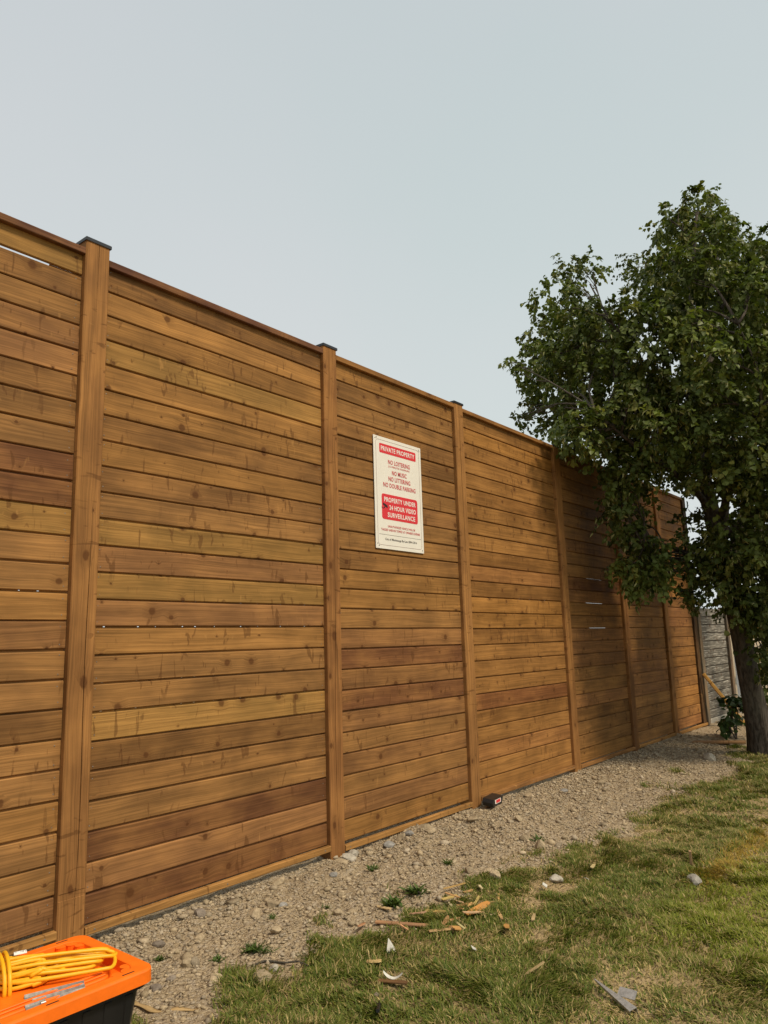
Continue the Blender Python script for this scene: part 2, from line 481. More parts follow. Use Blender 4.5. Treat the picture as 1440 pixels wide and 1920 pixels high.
for pi, (x0, x1, zt, br, tr) in enumerate(PANELS):
    L = x1 - x0 - 0.004
    for r in range(24):
        tg = TONGUE.get((pi, r), 'full')
        key = (pi, tg) if tg in ('full', 'broken') else (pi, tg, r)
        if key not in cache: cache[key] = board_mesh(L, tg)
        zc = zt - (r + 0.5) * PITCH - GAP / 2
        tone = ODD[pi].get(r) or random.choice('nnnnnnooppd')
        v = random.uniform(0.84, 1.15)
        tint = PANEL_TINT[pi]
        t3 = tuple(TONES[tone][i] * v * tint[i] for i in range(3))
        drop = 0.006 if tg == 'wide' else 0
        o = obj('board', cache[key], fence, ((x0 + x1) / 2, random.uniform(-0.0012, 0.0012), zc - drop + random.uniform(-.0013, .0013)),
                (math.radians(random.uniform(-.7, .7)), math.radians(random.uniform(-.045, .045)), math.radians(random.uniform(-.06, .06))), t3)
        if tone == 'r': o['label'] = 'reddish brown board among paler ones'
        for xe in (x0 + 0.028, x1 - 0.03):
            for dz in (-0.043, 0.043):
                nail(xe + random.uniform(-.005, .005), zc + dz + random.uniform(-.006, .006))
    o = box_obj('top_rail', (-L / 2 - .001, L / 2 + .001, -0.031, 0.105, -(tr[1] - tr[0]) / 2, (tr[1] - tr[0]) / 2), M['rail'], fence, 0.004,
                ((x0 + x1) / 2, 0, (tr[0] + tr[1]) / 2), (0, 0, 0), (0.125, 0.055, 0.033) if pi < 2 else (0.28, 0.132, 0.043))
    ext = 0.26 if pi == 6 else 0
    box_obj('bottom_rail', (-L / 2 - .001, L / 2 + .001 + ext, -0.0385, -0.004, -(br[1] - br[0]) / 2, (br[1] - br[0]) / 2), M['rail'], fence, 0.004,
            ((x0 + x1) / 2, 0, (br[0] + br[1]) / 2), (0, 0, 0), (0.34, 0.175, 0.055) if pi != 4 and pi != 3 else (0.24, 0.115, 0.040))
    for xe in (x0 + 0.05, x1 - 0.06, (x0 + x1) / 2):
        nail(xe, (br[0] + br[1]) / 2, 0.005, -0.039)
nails = obj('nail_heads', mesh_data('nail_heads', nailV, nailF, M['dullsteel']), fence)
nails['kind'] = 'stuff'

def post_mesh(z0, z1, notch=None):
    """square post, chamfered edges, a drying check wandering down its face"""
    w = PW / 2
    c = 0.006
    rows = list(np.linspace(z0, z1, 34))
    if notch: rows = sorted(rows + [notch - .017, notch - .0155, notch + .0155, notch + .017])
    V, Fc = [], []
    ph = random.uniform(0, 9)
    n = 13
    for z in rows:
        g = 0.012 * math.sin(z * 1.1 + ph) + 0.006 * math.sin(z * 3.7 + 2 * ph) + 0.010
        dpt = 0.014 * max(0.02, min(1, 0.6 + 0.9 * math.sin(z * 1.9 + ph * 3)))
        gw = 0.0019 * max(0.15, min(1.3, 0.7 + 0.8 * math.sin(z * 1.9 + ph * 3)))
        fy = -w + (0.003 if notch and abs(z - notch) < 0.016 else 0)
        prof = [(-w, -w + c), (-w + c, fy), (g - gw, fy), (g, fy + dpt), (g + gw, fy), (w - c, fy), (w, -w + c), (w, w - c), (w - c, w), (-w + c, w), (-w, w - c), (-w, 0.02), (-w, -0.02)]
        V += [(x, y, z) for x, y in prof]
    for i in range(len(rows) - 1):
        for s in range(n):
            s2 = (s + 1) % n
            Fc.append((i * n + s, i * n + s2, (i + 1) * n + s2, (i + 1) * n + s))
    Fc.append(tuple((len(rows) - 1) * n + s for s in range(n)))
    return mesh_data('post', V, Fc, M['post'])
def cap_mesh():
    w = PW / 2 + 0.006
    rings = [(w - .0025, -0.020), (w, -0.020), (w, -0.002), (w - .004, 0.002), (0.002, 0.010)]
    V, Fc = [], []
    for r, z in rings: V += [(-r, -r, z), (r, -r, z), (r, r, z), (-r, r, z)]
    for i in range(len(rings) - 1):
        for s in range(4):
            s2 = (s + 1) % 4
            Fc.append((i * 4 + s, i * 4 + s2, i * 4 + 4 + s2, i * 4 + 4 + s))
    Fc.append((16, 17, 18, 19))
    return mesh_data('post_cap', V, Fc, M['cap'])
capm = cap_mesh()
TOPS = [2.27, 2.262, 2.222, 2.196, 2.165, 2.165, 2.165]
for i, px in enumerate(POSTX):
    zt = Z(TOPS[i])
    tone = [(.28, .13, .043), (.29, .137, .046), (.265, .12, .041), (.31, .148, .050), (.30, .14, .046), (.22, .10, .036), (.28, .13, .043)][i]
    p = obj('post', post_mesh(-0.25, zt, 0.262 if i == 1 else None), fence, (px + PW / 2, -0.035 + PW / 2, 0), (0, 0, 0), tone)
    c = obj('post_cap', capm, p, (0, 0, zt + 0.0015))

# end post, darker
endp = obj('post', post_mesh(-0.25, Z(2.17)), fence, (12.245 + PW / 2, -0.030 + PW / 2, 0), (0, 0, 0), (0.060, 0.038, 0.024))
endp['label'] = 'dark brown end post'

# ------------------------------------------------------------------ weathered grey fence beyond
wf = empty('weathered_fence', (12.56, 0, 0))
tag(wf, 'lower weathered grey wooden fence at the far end behind the tree trunk', 'fence')
gx0, gx1 = 12.56, 14.05
L = gx1 - gx0
ch = 0.134
gm = mesh_data('board', *box_vf(0, L, 0, 0.02, -ch / 2 + .0055, ch / 2 - .0055, 0.004), M['grey'])
zb = 0.085
for r in range(13):
    v = random.uniform(0.8, 1.15)
    obj('board', gm, wf, (0, random.uniform(-.004, .003), zb + (r + .5) * ch), (math.radians(random.uniform(-.8, .8)), 0, 0), (0.17 * v, 0.155 * v, 0.13 * v))
box_obj('backing', (0, L, 0.024, 0.03, zb, zb + 13 * ch), M['greypost'], wf, 0, color=(0.08, 0.065, 0.05))
box_obj('concrete_base', (0, L, -0.012, 0.03, -0.10, zb - .002), M['concrete'], wf, 0.006)
for gxp, zt, tn in ((-0.135, 1.83, (.20, .165, .12)), (L + .002, 1.86, (.15, .125, .10))):
    v, f = box_vf(-0.2, zt, -0.065, 0.065, -0.065, 0.065, 0.006)
    v = [(z, y, x) for x, y, z in v]
    obj('post', mesh_data('post', v, [q[::-1] for q in f], M['greypost']), wf, (gxp + .066, 0.02, 0), (0, 0, 0), tn)
wpost = box_obj('white_post', (-0.05, 0.05, -0.05, 0.05, -0.1, 1.55), plain('white_vinyl', (0.72, 0.72, 0.70), 0.5, 0.4, 0, 0.05), None, 0.006, (14.62, -0.02, 0))
tag(wpost, 'white square post just past the grey fence, mostly hidden by the trunk', 'post')

# ------------------------------------------------------------------ sign
M['signwhite'] = plain('sign_white', (0.80, 0.765, 0.68), 0.38, 0.45, 0, 0.03, 8)
M['signred'] = plain('sign_red', (0.66, 0.036, 0.045), 0.4, 0.4, 0, 0.04, 8)
M['signink'] = plain('sign_dark_ink', (0.10, 0.085, 0.08), 0.5, 0.3, 0, 0.05)
M['redink'] = plain('sign_red_ink', (0.56, 0.07, 0.08), 0.5, 0.3, 0, 0.05)
SX0, SX1, SZ0, SZ1 = 4.452, 5.088, Z(0.727), Z(1.640)
SW, SH = SX1 - SX0, SZ1 - SZ0
sign = empty('sign', (SX0, -0.0125, SZ1))
tag(sign, 'white and red rectangular private property sign screwed to the brown fence', 'sign')
v, f = box_vf(0, SW, 0, 0.004, -SH, 0, 0.0008)
obj('panel', mesh_data('panel', v, f, M['signwhite']), sign)
def rrect(x0, x1, z0, z1, r, n=6):
    P = []
    for cx, cz, a0 in ((x1 - r, z1 - r, 0), (x0 + r, z1 - r, 90), (x0 + r, z0 + r, 180), (x1 - r, z0 + r, 270)):
        for i in range(n + 1):
            a = math.radians(a0 + 90 * i / n)
            P.append((cx + r * math.cos(a), cz + r * math.sin(a)))
    return P
def slab(P, y0, y1):
    n = len(P)
    V = [(x, y0, z) for x, z in P] + [(x, y1, z) for x, z in P]
    Fc = [tuple(range(n))] + [(n + i, n + (i + 1) % n, (i + 1) % n, i) for i in range(n)]
    return V, Fc
def banner(u0, u1, v0, v1, r):
    V, Fc = slab(rrect(u0 * SW, u1 * SW, -v1 * SH, -v0 * SH, r), -0.0008, 0.0004)
    return obj('red_banner', mesh_data('red_banner', V, Fc, M['signred']), sign)
banner(0.115, 0.885, 0.060, 0.146, 0.012)
banner(0.135, 0.885, 0.512, 0.738, 0.022)
def frame_line(P, w):
    n = len(P)
    cx = sum(p[0] for p in P) / n; cz = sum(p[1] for p in P) / n
    V = []
    for i, (x, z) in enumerate(P):
        a, b = P[i - 1], P[(i + 1) % n]
        t = Vector((b[0] - a[0], b[1] - a[1])).normalized()
        nrm = Vector((t.y, -t.x))
        V += [(x + nrm.x * w, -0.0007, z + nrm.y * w), (x - nrm.x * w, -0.0007, z - nrm.y * w)]
    Fc = [(2 * i, 2 * i + 1, 2 * ((i + 1) % n) + 1, 2 * ((i + 1) % n)) for i in range(n)]
    return V, Fc
V, Fc = frame_line(rrect(0.045 * SW, 0.955 * SW, -0.967 * SH, -0.03 * SH, 0.03), 0.0012)
obj('border_line', mesh_data('border_line', V, Fc, plain('sign_line', (0.24, 0.13, 0.12), 0.5, 0.3)), sign)
V, Fc = slab([(0.07 * SW, -0.8755 * SH), (0.945 * SW, -0.8755 * SH), (0.945 * SW, -0.873 * SH), (0.07 * SW, -0.873 * SH)], -0.0007, 0.0004)
obj('divider_line', mesh_data('divider_line', V, Fc, M['signink']), sign)
dg = bpy.context.evaluated_depsgraph_get
def lettering(txt, uc, vc, wfrac, hfrac, mat, bold=0.016):
    cu = bpy.data.curves.new('lettering', 'FONT')
    cu.body = txt; cu.align_x = 'CENTER'; cu.extrude = 0.002; cu.offset = bold; cu.resolution_u = 3
    cu.space_character = 1.08
    t = bpy.data.objects.new('lettering_tmp', cu)
    COL.objects.link(t)
    bpy.context.view_layer.update()
    me = bpy.data.meshes.new_from_object(t.evaluated_get(dg()))
    bpy.data.objects.remove(t)
    me.name = 'lettering'
    co = np.empty(len(me.vertices) * 3, dtype=np.float32); me.vertices.foreach_get('co', co); co = co.reshape(-1, 3)
    mn, mx = co.min(0), co.max(0)
    out = np.empty_like(co)
    out[:, 0] = (co[:, 0] - (mn[0] + mx[0]) / 2) / (mx[0] - mn[0]) * wfrac * SW + uc * SW
    out[:, 2] = (co[:, 1] - (mn[1] + mx[1]) / 2) / (mx[1] - mn[1]) * hfrac * SH - vc * SH
    out[:, 1] = -0.0010 - (co[:, 2] - mn[2]) / (mx[2] - mn[2]) * 0.0006
    me.vertices.foreach_set('co', out.ravel()); me.update()
    me.materials.clear(); me.materials.append(mat)
    return obj('lettering', me, sign)
W_, R_, K_ = plain('sign_lettering_white', (0.8, 0.76, 0.7), 0.5), M['redink'], M['signink']
lettering('PRIVATE PROPERTY', 0.50, 0.103, 0.71, 0.043, W_, 0.022)
lettering('NO LOITERING', 0.515, 0.214, 0.46, 0.041, R_)
lettering('(15 MINUTE MAXIMUM)', 0.51, 0.257, 0.45, 0.022, R_, 0.0)
lettering('NO MUSIC', 0.515, 0.308, 0.31, 0.041, R_)
lettering('NO LITTERING', 0.515, 0.367, 0.46, 0.041, R_)
lettering('NO DOUBLE PARKING', 0.515, 0.428, 0.68, 0.041, R_)
lettering('PROPERTY UNDER', 0.515, 0.560, 0.66, 0.043, W_, 0.022)
lettering('24 HOUR VIDEO', 0.565, 0.628, 0.56, 0.043, W_, 0.022)
lettering('SURVEILLANCE', 0.535, 0.694, 0.575, 0.043, W_, 0.022)
lettering('UNAUTHORIZED VEHICLE WILL BE', 0.53, 0.797, 0.57, 0.019, R_, 0.005)
lettering("TAGGED AND/OR TOWED AT OWNER'S EXPENSE", 0.515, 0.830, 0.81, 0.021, R_, 0.005)
lettering('City of Mississauga By-Law 0094-2014', 0.515, 0.915, 0.66, 0.026, K_, 0.005)
# little black camera emblem beside the lettering: tilted body, hood, bracket
cxx, czz = 0.205 * SW, -0.617 * SH
def rotp(P, a): return [(cxx + x * math.cos(a) - z * math.sin(a), czz + x * math.sin(a) + z * math.cos(a)) for x, z in P]
a = math.radians(-20)
v1 = slab(rotp([(-.030, -.008), (.026, -.010), (.032, -.004), (.026, .012), (-.030, .012), (-.034, .004)], a), -0.0012, 0.0)
v2 = slab(rotp([(-.016, -.030), (-.006, -.030), (.004, -.010), (-.008, -.010)], a), -0.0011, 0.0)
v3 = slab(rotp([(-.040, -.036), (-.014, -.036), (-.014, -.030), (-.040, -.030)], a), -0.0010, 0.0)
obj('camera_emblem', mesh_data('camera_emblem', *join_vf([v1, v2, v3]), plain('sign_black', (0.03, 0.02, 0.02), 0.5)), sign)
for u, w_ in ((0.035, 0.024), (0.060, 0.016), (0.955, 0.022), (0.965, 0.034), (0.035, 0.958), (0.062, 0.975), (0.965, 0.975)):
    V, Fc = slab([(u * SW + .0045 * math.cos(i * math.pi / 4), -w_ * SH + .0045 * math.sin(i * math.pi / 4)) for i in range(8)], -0.0022, 0.0)
    obj('screw', mesh_data('screw', V, Fc, M['dullsteel']), sign)

# ------------------------------------------------------------------ linden tree
BLOBS = [(11.88,-0.84,8.08,0.43),(9.04,-1.51,6.5,0.33),(8.66,-1.3,6.31,0.26),(8.96,-1.81,6.2,0.22),(11.55,-0.72,7.48,0.54),(9.25,-1.3,6.28,0.44),(12.11,-1.13,7.15,0.6),(9.55,-1.66,5.94,0.47),(12.63,-1.47,7.04,0.6),(9.8,-1.96,5.79,0.47),(12.4,0.39,7.81,0.33),(11.45,-0.27,6.87,0.53),(9.22,-0.93,5.81,0.42),(11.88,-0.84,6.52,0.75),(9.85,-1.33,5.65,0.63),(12.66,-1.34,6.19,0.77),(10.07,-1.81,5.21,0.61),(9.78,0.5,6.71,0.3),(10.06,0.3,6.81,0.24),(8.73,0.38,5.92,0.3),(9.89,0.43,6.19,0.31),(8.75,-0.04,5.64,0.28),(10.83,0.43,6.29,0.25),(8.75,-0.35,5.36,0.2),(8.76,0.33,5.24,0.46),(9.0,0.44,5.34,0.47),(10.52,0.41,5.67,0.42),(9.02,-0.17,5.07,0.37),(8.21,0.42,4.81,0.29),(7.71,0.44,4.7,0.1),(8.65,0.35,4.63,0.38),(8.7,0.38,4.65,0.38),(11.05,0.07,5.21,0.35),(9.44,-0.47,4.66,0.3),(12.04,-0.69,5.46,0.48),(10.0,-1.2,4.78,0.41),(12.33,-1.16,5.25,0.75),(10.4,-1.55,4.65,0.63),(7.89,0.49,4.06,0.11),(8.24,0.54,4.29,0.13),(8.65,0.47,4.15,0.26),(7.39,-0.44,3.65,0.29),(8.9,0.22,4.11,0.35),(8.33,-0.49,3.84,0.37),(8.32,-0.5,3.84,0.38),(9.53,-0.57,4.09,0.53),(9.25,-0.66,4.0,0.5),(11.56,-0.54,4.51,0.57),(10.07,-0.95,4.12,0.49),(12.04,-1.07,4.51,0.73),(10.28,-1.45,4.06,0.63),(8.76,-0.43,3.47,0.31),(8.72,-0.44,3.47,0.31),(9.73,-0.49,3.56,0.19),(9.39,-0.59,3.49,0.19),(8.61,-0.36,3.04,0.2),(8.96,-0.42,2.74,0.13),(8.85,-0.45,2.73,0.13),(9.02,-0.45,2.32,0.25),(8.98,-0.47,2.31,0.25),(8.68,-0.31,2.21,0.14),(11.55,-0.44,3.86,0.36),(10.12,-0.84,3.56,0.32),(8.46,-1.85,3.12,0.32),(10.45,-1.42,3.52,0.39),(12.66,-0.99,2.94,0.49),(10.22,-1.5,2.64,0.4),(12.45,-0.41,2.55,0.37),(9.76,-1.12,2.31,0.3),(9.21,-1.55,1.99,0.33),(9.81,-1.41,2.02,0.36),(9.64,-1.61,1.63,0.31),(9.74,-1.59,1.63,0.32),(10.03,-1.5,1.06,0.22),(9.41,-0.91,2.04,0.08),(7.72,-0.42,3.61,0.27),(7.72,-0.41,3.61,0.27),(7.54,-0.3,3.53,0.15),(8.61,-2.42,4.93,0.57),(10.05,-2.22,5.51,0.67),(8.61,-2.37,3.98,0.62),(10.49,-2.09,4.54,0.75),(8.75,-2.25,3.1,0.56),(10.72,-1.93,3.48,0.69),(9.26,-2.12,2.36,0.53),(10.52,-1.91,2.49,0.6),(8.89,-2.72,4.38,0.62),(10.52,-2.54,4.93,0.74),(8.96,-2.6,3.42,0.62),(10.62,-2.4,3.79,0.74),(9.35,-2.44,2.57,0.58),(10.74,-2.26,2.74,0.67),(8.85,-2.46,5.7,0.36),(9.92,-2.32,6.21,0.4),(8.95,-0.9,1.8,0.14),(8.6,-0.8,2.25,0.16),(8.45,-0.6,3.0,0.25),(9.1,-1.0,2.35,0.16),(8.81,-1.34,2.28,0.27),(8.99,-1.58,2.0,0.33),(9.17,-1.69,1.62,0.3),(9.37,-1.65,1.15,0.24),(8.91,-1.62,2.5,0.25),(8.18,-0.75,3.26,0.27),(8.45,-0.85,2.12,0.13),(8.35,-0.66,2.19,0.27),(7.95,-1.22,3.61,0.34),(7.77,-0.9,3.88,0.27),(8.11,-1.63,3.8,0.4),(8.41,-1.89,3.39,0.4),(8.01,-1.57,4.62,0.32),(8.1,-1.89,4.2,0.39),(8.22,-1.69,5.27,0.32),(8.0,-0.32,4.85,0.31),(8.36,-1.61,3.2,0.26),(8.67,-1.86,2.74,0.23),(8.61,-0.57,4.97,0.22),(8.23,-0.89,5.06,0.19),(8.76,-0.59,4.59,0.24),(7.96,-1.27,4.88,0.21),(8.67,-1.24,4.92,0.25),(8.25,-0.85,3.97,0.27),(8.51,-0.43,4.03,0.28),(8.33,-1.34,4.07,0.25),(8.81,0.02,4.3,0.23),(8.57,0.02,4.67,0.28),(8.56,-0.48,4.64,0.2),(8.39,-0.92,4.25,0.19),(8.6,-1.34,4.49,0.2),(9.31,0.01,4.34,0.21),(8.94,0.02,4.91,0.25),(8.42,-1.11,4.11,0.21),(8.37,0.0,4.16,0.2),(9.37,0.03,5.38,0.26),(8.07,0.0,4.63,0.22),(8.65,-0.93,3.95,0.25),(8.9,-1.39,5.09,0.25),(8.28,-0.59,2.56,0.23),(8.28,-0.5,2.2,0.19),(8.45,-0.68,2.09,0.24),(8.43,-0.74,2.37,0.19),(8.57,-0.86,2.22,0.16),(8.15,-0.51,2.8,0.18),(8.09,-0.53,3.16,0.18),(8.24,-0.65,2.92,0.23),(8.28,-0.78,3.21,0.23),(8.4,-0.59,1.96,0.11),(8.98,-1.28,1.86,0.11),(8.85,-1.1,1.83,0.08),(8.55,-0.78,1.98,0.13),(8.1,-0.61,3.4,0.24),(8.34,-0.92,3.44,0.24),(9.24,-0.98,3.63,0.26),(8.72,-1.04,2.18,0.12),(7.92,-0.87,4.86,0.25),(8.17,-1.07,5.01,0.24),(8.18,-1.28,5.14,0.25),(7.97,-1.0,4.52,0.27),(7.93,-0.77,4.45,0.26),(8.01,-1.23,4.59,0.27),(8.17,-1.35,4.3,0.28),(7.97,-1.06,4.14,0.27),(7.99,-0.54,5.12,0.24),(8.2,-0.86,5.29,0.19),(7.94,-0.44,4.41,0.26),(7.99,-0.12,4.77,0.27),(8.02,-0.27,5.14,0.24),(7.93,-0.68,4.1,0.26),(8.16,-1.5,4.87,0.27),(8.07,-1.43,3.83,0.31),(8.04,-0.05,4.27,0.24),(8.65,-1.47,2.55,0.23),(8.72,-1.64,2.25,0.27),(9.0,-1.73,1.96,0.27),(8.82,-1.37,2.04,0.24),(8.86,-1.14,2.18,0.18),(8.98,-1.49,1.74,0.23),(9.29,-1.65,1.5,0.24),(8.78,-1.91,2.4,0.31),(8.54,-1.75,2.91,0.26),(8.67,-1.94,3.02,0.31),(8.39,-1.46,3.11,0.27),(8.46,-1.25,3.22,0.23),(8.18,-1.6,3.41,0.31),(9.85,-1.42,1.07,0.18),(10.29,-1.38,0.73,0.16),(8.27,-1.63,5.44,0.29),(8.59,-1.81,5.83,0.27),(8.44,-2.04,4.99,0.35),(8.3,-1.41,5.66,0.24),(9.16,-1.04,2.82,0.15),(8.86,-1.07,2.5,0.15),(9.07,-1.16,2.48,0.16),(8.97,-1.11,2.19,0.15),(9.39,-1.18,2.86,0.15),(8.96,-1.03,1.92,0.11),(9.81,-1.38,2.88,0.17),(9.16,-1.52,1.63,0.2)]
k = NT('bark')
tc = k.n('ShaderNodeTexCoord').outputs['Object']
mp = k.n('ShaderNodeMapping'); k.l(tc, mp.inputs[0]); mp.inputs['Scale'].default_value = (1, 1, 0.16)
b1 = k.noise(mp.outputs[0], 34, 4, 0.65, 0.6); b2 = k.noise(tc, 3, 3)
bc = k.mix(k.ramp(b1, 0.35, 0.65), (0.036, 0.029, 0.023), (0.125, 0.104, 0.084))
bc = k.mix(k.ramp(b2, 0.4, 0.7, 0, 0.4), bc, (0.10, 0.095, 0.07))
k.bump(b1, 0.9, 0.03)
M['bark'] = k.base(bc, 0.9, 0.15)

def leaf_mat(name, trans=0.25, rough=0.42):
    k = NT(name)
    at = k.n('ShaderNodeAttribute', attribute_name='Col')
    k.base(at.outputs['Color'], rough, 0.16)
    tr = k.n('ShaderNodeBsdfTranslucent')
    bright = k.mix(1.0, at.outputs['Color'], (1.3, 1.5, 0.6), 'MULTIPLY')
    k.l(bright, tr.inputs['Color'])
    ms = k.n('ShaderNodeMixShader'); ms.inputs[0].default_value = trans
    k.l(k.bsdf.outputs[0], ms.inputs[1]); k.l(tr.outputs[0], ms.inputs[2]); k.l(ms.outputs[0], k.out.inputs['Surface'])
    return k.mat
M['leaf'] = leaf_mat('leaf')

tree = empty('linden_tree', (9.92, -1.33, 0))
tag(tree, 'tall leafy green tree with a leaning dark trunk, before the fence on the right', 'tree')
TR = np.array([(9.97, -1.355, -0.12), (9.94, -1.355, 0.02), (9.88, -1.355, 0.25), (9.765, -1.345, 0.7), (9.54, -1.32, 1.64), (9.33, -1.28, 2.39), (9.18, -1.25, 2.95), (9.05, -1.23, 3.45), (8.92, -1.23, 4.08), (8.81, -1.31, 4.82), (8.74, -1.46, 5.69), (8.68, -1.57, 6.31)])
tp = spline(TR, 60)
tt = np.linspace(0, len(TR) - 1, 60)
trad = np.interp(tt, range(12), [.20, .168, .142, .125, .108, .102, .085, .07, .052, .036, .024, .010])
v, f = tube_vf(tp, trad, 18)
v = np.array(v)
ang = np.arctan2(v[:, 1] - np.repeat(tp[:, 1], 18), v[:, 0] - np.repeat(tp[:, 0], 18))
off = 1 + 0.06 * np.sin(ang * 5 + v[:, 2] * 1.5) * np.clip(1.4 - v[:, 2], 0.25, 1) + 0.03 * np.sin(ang * 9 + v[:, 2] * 4)
v = np.repeat(tp, 18, axis=0) + (v - np.repeat(tp, 18, axis=0)) * off[:, None]
org = np.array([9.92, -1.33, 0])
obj('trunk', mesh_data('trunk', v - org, f, M['bark'], True), tree)
LIMBS = [
    [(9.33, -1.28, 2.35), (9.29, -1.36, 2.75), (9.26, -1.44, 3.1), (9.27, -1.57, 3.69), (9.33, -1.82, 4.3), (9.32, -2.02, 5.04)],
    [(9.10, -1.24, 3.25), (8.95, -1.22, 3.5), (8.73, -1.1, 3.9), (8.44, -.92, 4.45), (8.12, -.67, 5.0), (7.95, -.5, 5.5)],
    [(9.20, -1.25, 2.85), (8.85, -1.15, 3.1), (8.4, -.95, 3.35), (7.9, -.75, 3.6), (7.5, -.55, 3.9)],
    [(9.25, -1.3, 2.7), (8.95, -1.6, 3.1), (8.6, -1.95, 3.5), (8.3, -2.1, 4.0), (8.1, -2.0, 4.6)],
    [(9.4, -1.3, 2.2), (9.7, -1.5, 2.7), (10.1, -1.75, 3.2), (10.4, -1.9, 3.9), (10.4, -1.9, 4.7)],
    [(9.45, -1.3, 1.95), (9.15, -1.1, 2.25), (8.8, -.8, 2.45), (8.4, -.7, 2.4)],
    [(9.05, -1.24, 3.45), (9.3, -.9, 3.9), (9.45, -.55, 4.4), (9.35, -.35, 5.0)],
    [(9.3, -1.3, 2.5), (9.35, -1.8, 2.9), (9.1, -2.3, 3.4), (8.95, -2.5, 4.2)],
    [(8.92, -1.24, 4.1), (9.3, -1.4, 4.7), (9.6, -1.5, 5.3), (9.7, -1.6, 5.8)],
]
limb_pts = [(tp[i], trad[i]) for i in range(28, 60)]
for lb in LIMBS:
    p = spline(lb, 22)
    r = np.linspace(0.045 if lb is not LIMBS[0] else 0.065, 0.008, 22)
    v, f = tube_vf(p, r, 9)
    obj('limb', mesh_data('limb', np.array(v) - org, f, M['bark'], True), tree)
    limb_pts += [(p[i], r[i]) for i in range(3, 22)]
LP = np.array([q[0] for q in limb_pts])
tw = []
for bx_, by_, bz_, br_ in BLOBS:
    c = np.array([bx_, by_, bz_])
    d = np.linalg.norm(LP - c - np.array([0, 0, -.25]), axis=1) + np.where(LP[:, 2] > bz_ + .1, 1.0, 0)
    j = int(d.argmin()); a = LP[j]
    mid = (a + c) / 2 + np.array([rng.uniform(-.06, .06), rng.uniform(-.06, .06), rng.uniform(-.02, .12)])
    p = spline([a, mid, c], 10)
    tw.append(tube_vf(p, np.linspace(min(.022, .035 * br_ + .008), .004, 10), 5))
    for _ in range(3):
        e = c + np.clip(rng.normal(size=3), -1.2, 1.2) * br_ * 0.4
        i0 = rng.integers(4, 8)
        tw.append(tube_vf(spline([p[i0], (p[i0] + e) / 2 + rng.normal(size=3) * .03, e], 6), np.linspace(.008, .003, 6), 4))
v, f = join_vf(tw)
o = obj('twigs', mesh_data('twigs', np.array(v) - org, f, M['bark'], True), tree); o['kind'] = 'stuff'

def leaf_batch(P, Dv, Nv, L, W, cols, fold=0.12, tip=True):
    """many folded leaves: P base, Dv length direction, Nv normal"""
    Dv = Dv / np.linalg.norm(Dv, axis=1)[:, None]
    Sd = np.cross(Dv, Nv); Sd /= np.linalg.norm(Sd, axis=1)[:, None] + 1e-9
    Nn = np.cross(Sd, Dv)
    T = np.array([(0, 0, 0), (.22, .46, fold), (.62, .36, fold * .8), (1, 0, -.10), (.62, -.36, fold * .8), (.22, -.46, fold), (.45, 0, -.02)])
    n = len(P)
    V = P[:, None, :] + T[None, :, 0:1] * L[:, None, None] * Dv[:, None, :] + T[None, :, 1:2] * W[:, None, None] * Sd[:, None, :] + T[None, :, 2:3] * W[:, None, None] * Nn[:, None, :]
    base = (np.arange(n) * 7)[:, None]
    q = np.concatenate([base + np.array([[0, 6, 2, 1]]), base + np.array([[0, 5, 4, 6]])])
    t = np.concatenate([base + np.array([[6, 3, 2]]), base + np.array([[6, 4, 3]])])
    return V.reshape(-1, 3), q, t, np.repeat(cols, 7, axis=0)

def make_leaves(blobs, dens, size, rg, fence_guard=True, origin=np.zeros(3), pal=None):
    P, D, Nn, Ls, Cs = [], [], [], [], []
    bP, bD = [], []
    for bx_, by_, bz_, br_ in blobs:
        c = np.array([bx_, by_, bz_])
        ns = max(5, int(dens * br_ ** 2))
        bt = rg.uniform(.72, 1.30)
        for _ in range(ns):
            dr = rg.normal(size=3); dr /= np.linalg.norm(dr); dr[2] = dr[2] * 0.9 + 0.08
            s0 = c + dr * max(.05, br_ - .03) * (0.25 + 0.75 * rg.random() ** 0.5)
            out = dr * 0.8 + rg.normal(size=3) * 0.45 + np.array([0, 0, -.25]); out /= np.linalg.norm(out)
            n = rg.integers(9, 17); ln = rg.uniform(.08, .22)
            tone = rg.random()
            hb = rg.random() < 0.45
            for i in range(n):
                u = i / n
                p = s0 + out * ln * u + np.array([0, 0, -.08 * u * u]) + rg.normal(size=3) * .018
                side = np.cross(out, [0, 0, 1.0]) * (1 if i % 2 else -1)
                d = out * 0.4 + side * 0.8 + np.array([0, 0, -.55]) + rg.normal(size=3) * .35
                nrm = np.array([0, 0, 1.0]) + dr * 0.7 + rg.normal(size=3) * .55
                P.append(p); D.append(d); Nn.append(nrm); Ls.append(size * rg.uniform(.65, 1.25))
                cc = pal(tone, rg) * bt
                Cs.append(cc)
                if hb and rg.random() < 0.5:
                    bP.append(p + np.array([0, 0, -.01])); bD.append(np.array([0, 0, -1.0]) + out * .5 + rg.normal(size=3) * .45)
    P, D, Nn, Ls, Cs = map(np.array, (P, D, Nn, Ls, Cs))
    bP, bD = np.array(bP), np.array(bD)
    if fence_guard:
        ok = ~((P[:, 2] < 3.75) & (P[:, 1] > -0.13) & (P[:, 1] < .3))
        P, D, Nn, Ls, Cs = P[ok], D[ok], Nn[ok], Ls[ok], Cs[ok]
        ok = ~((bP[:, 2] < 3.75) & (bP[:, 1] > -0.13) & (bP[:, 1] < .3))
        bP, bD = bP[ok], bD[ok]
    return P, D, Nn, Ls, Cs, bP, bD
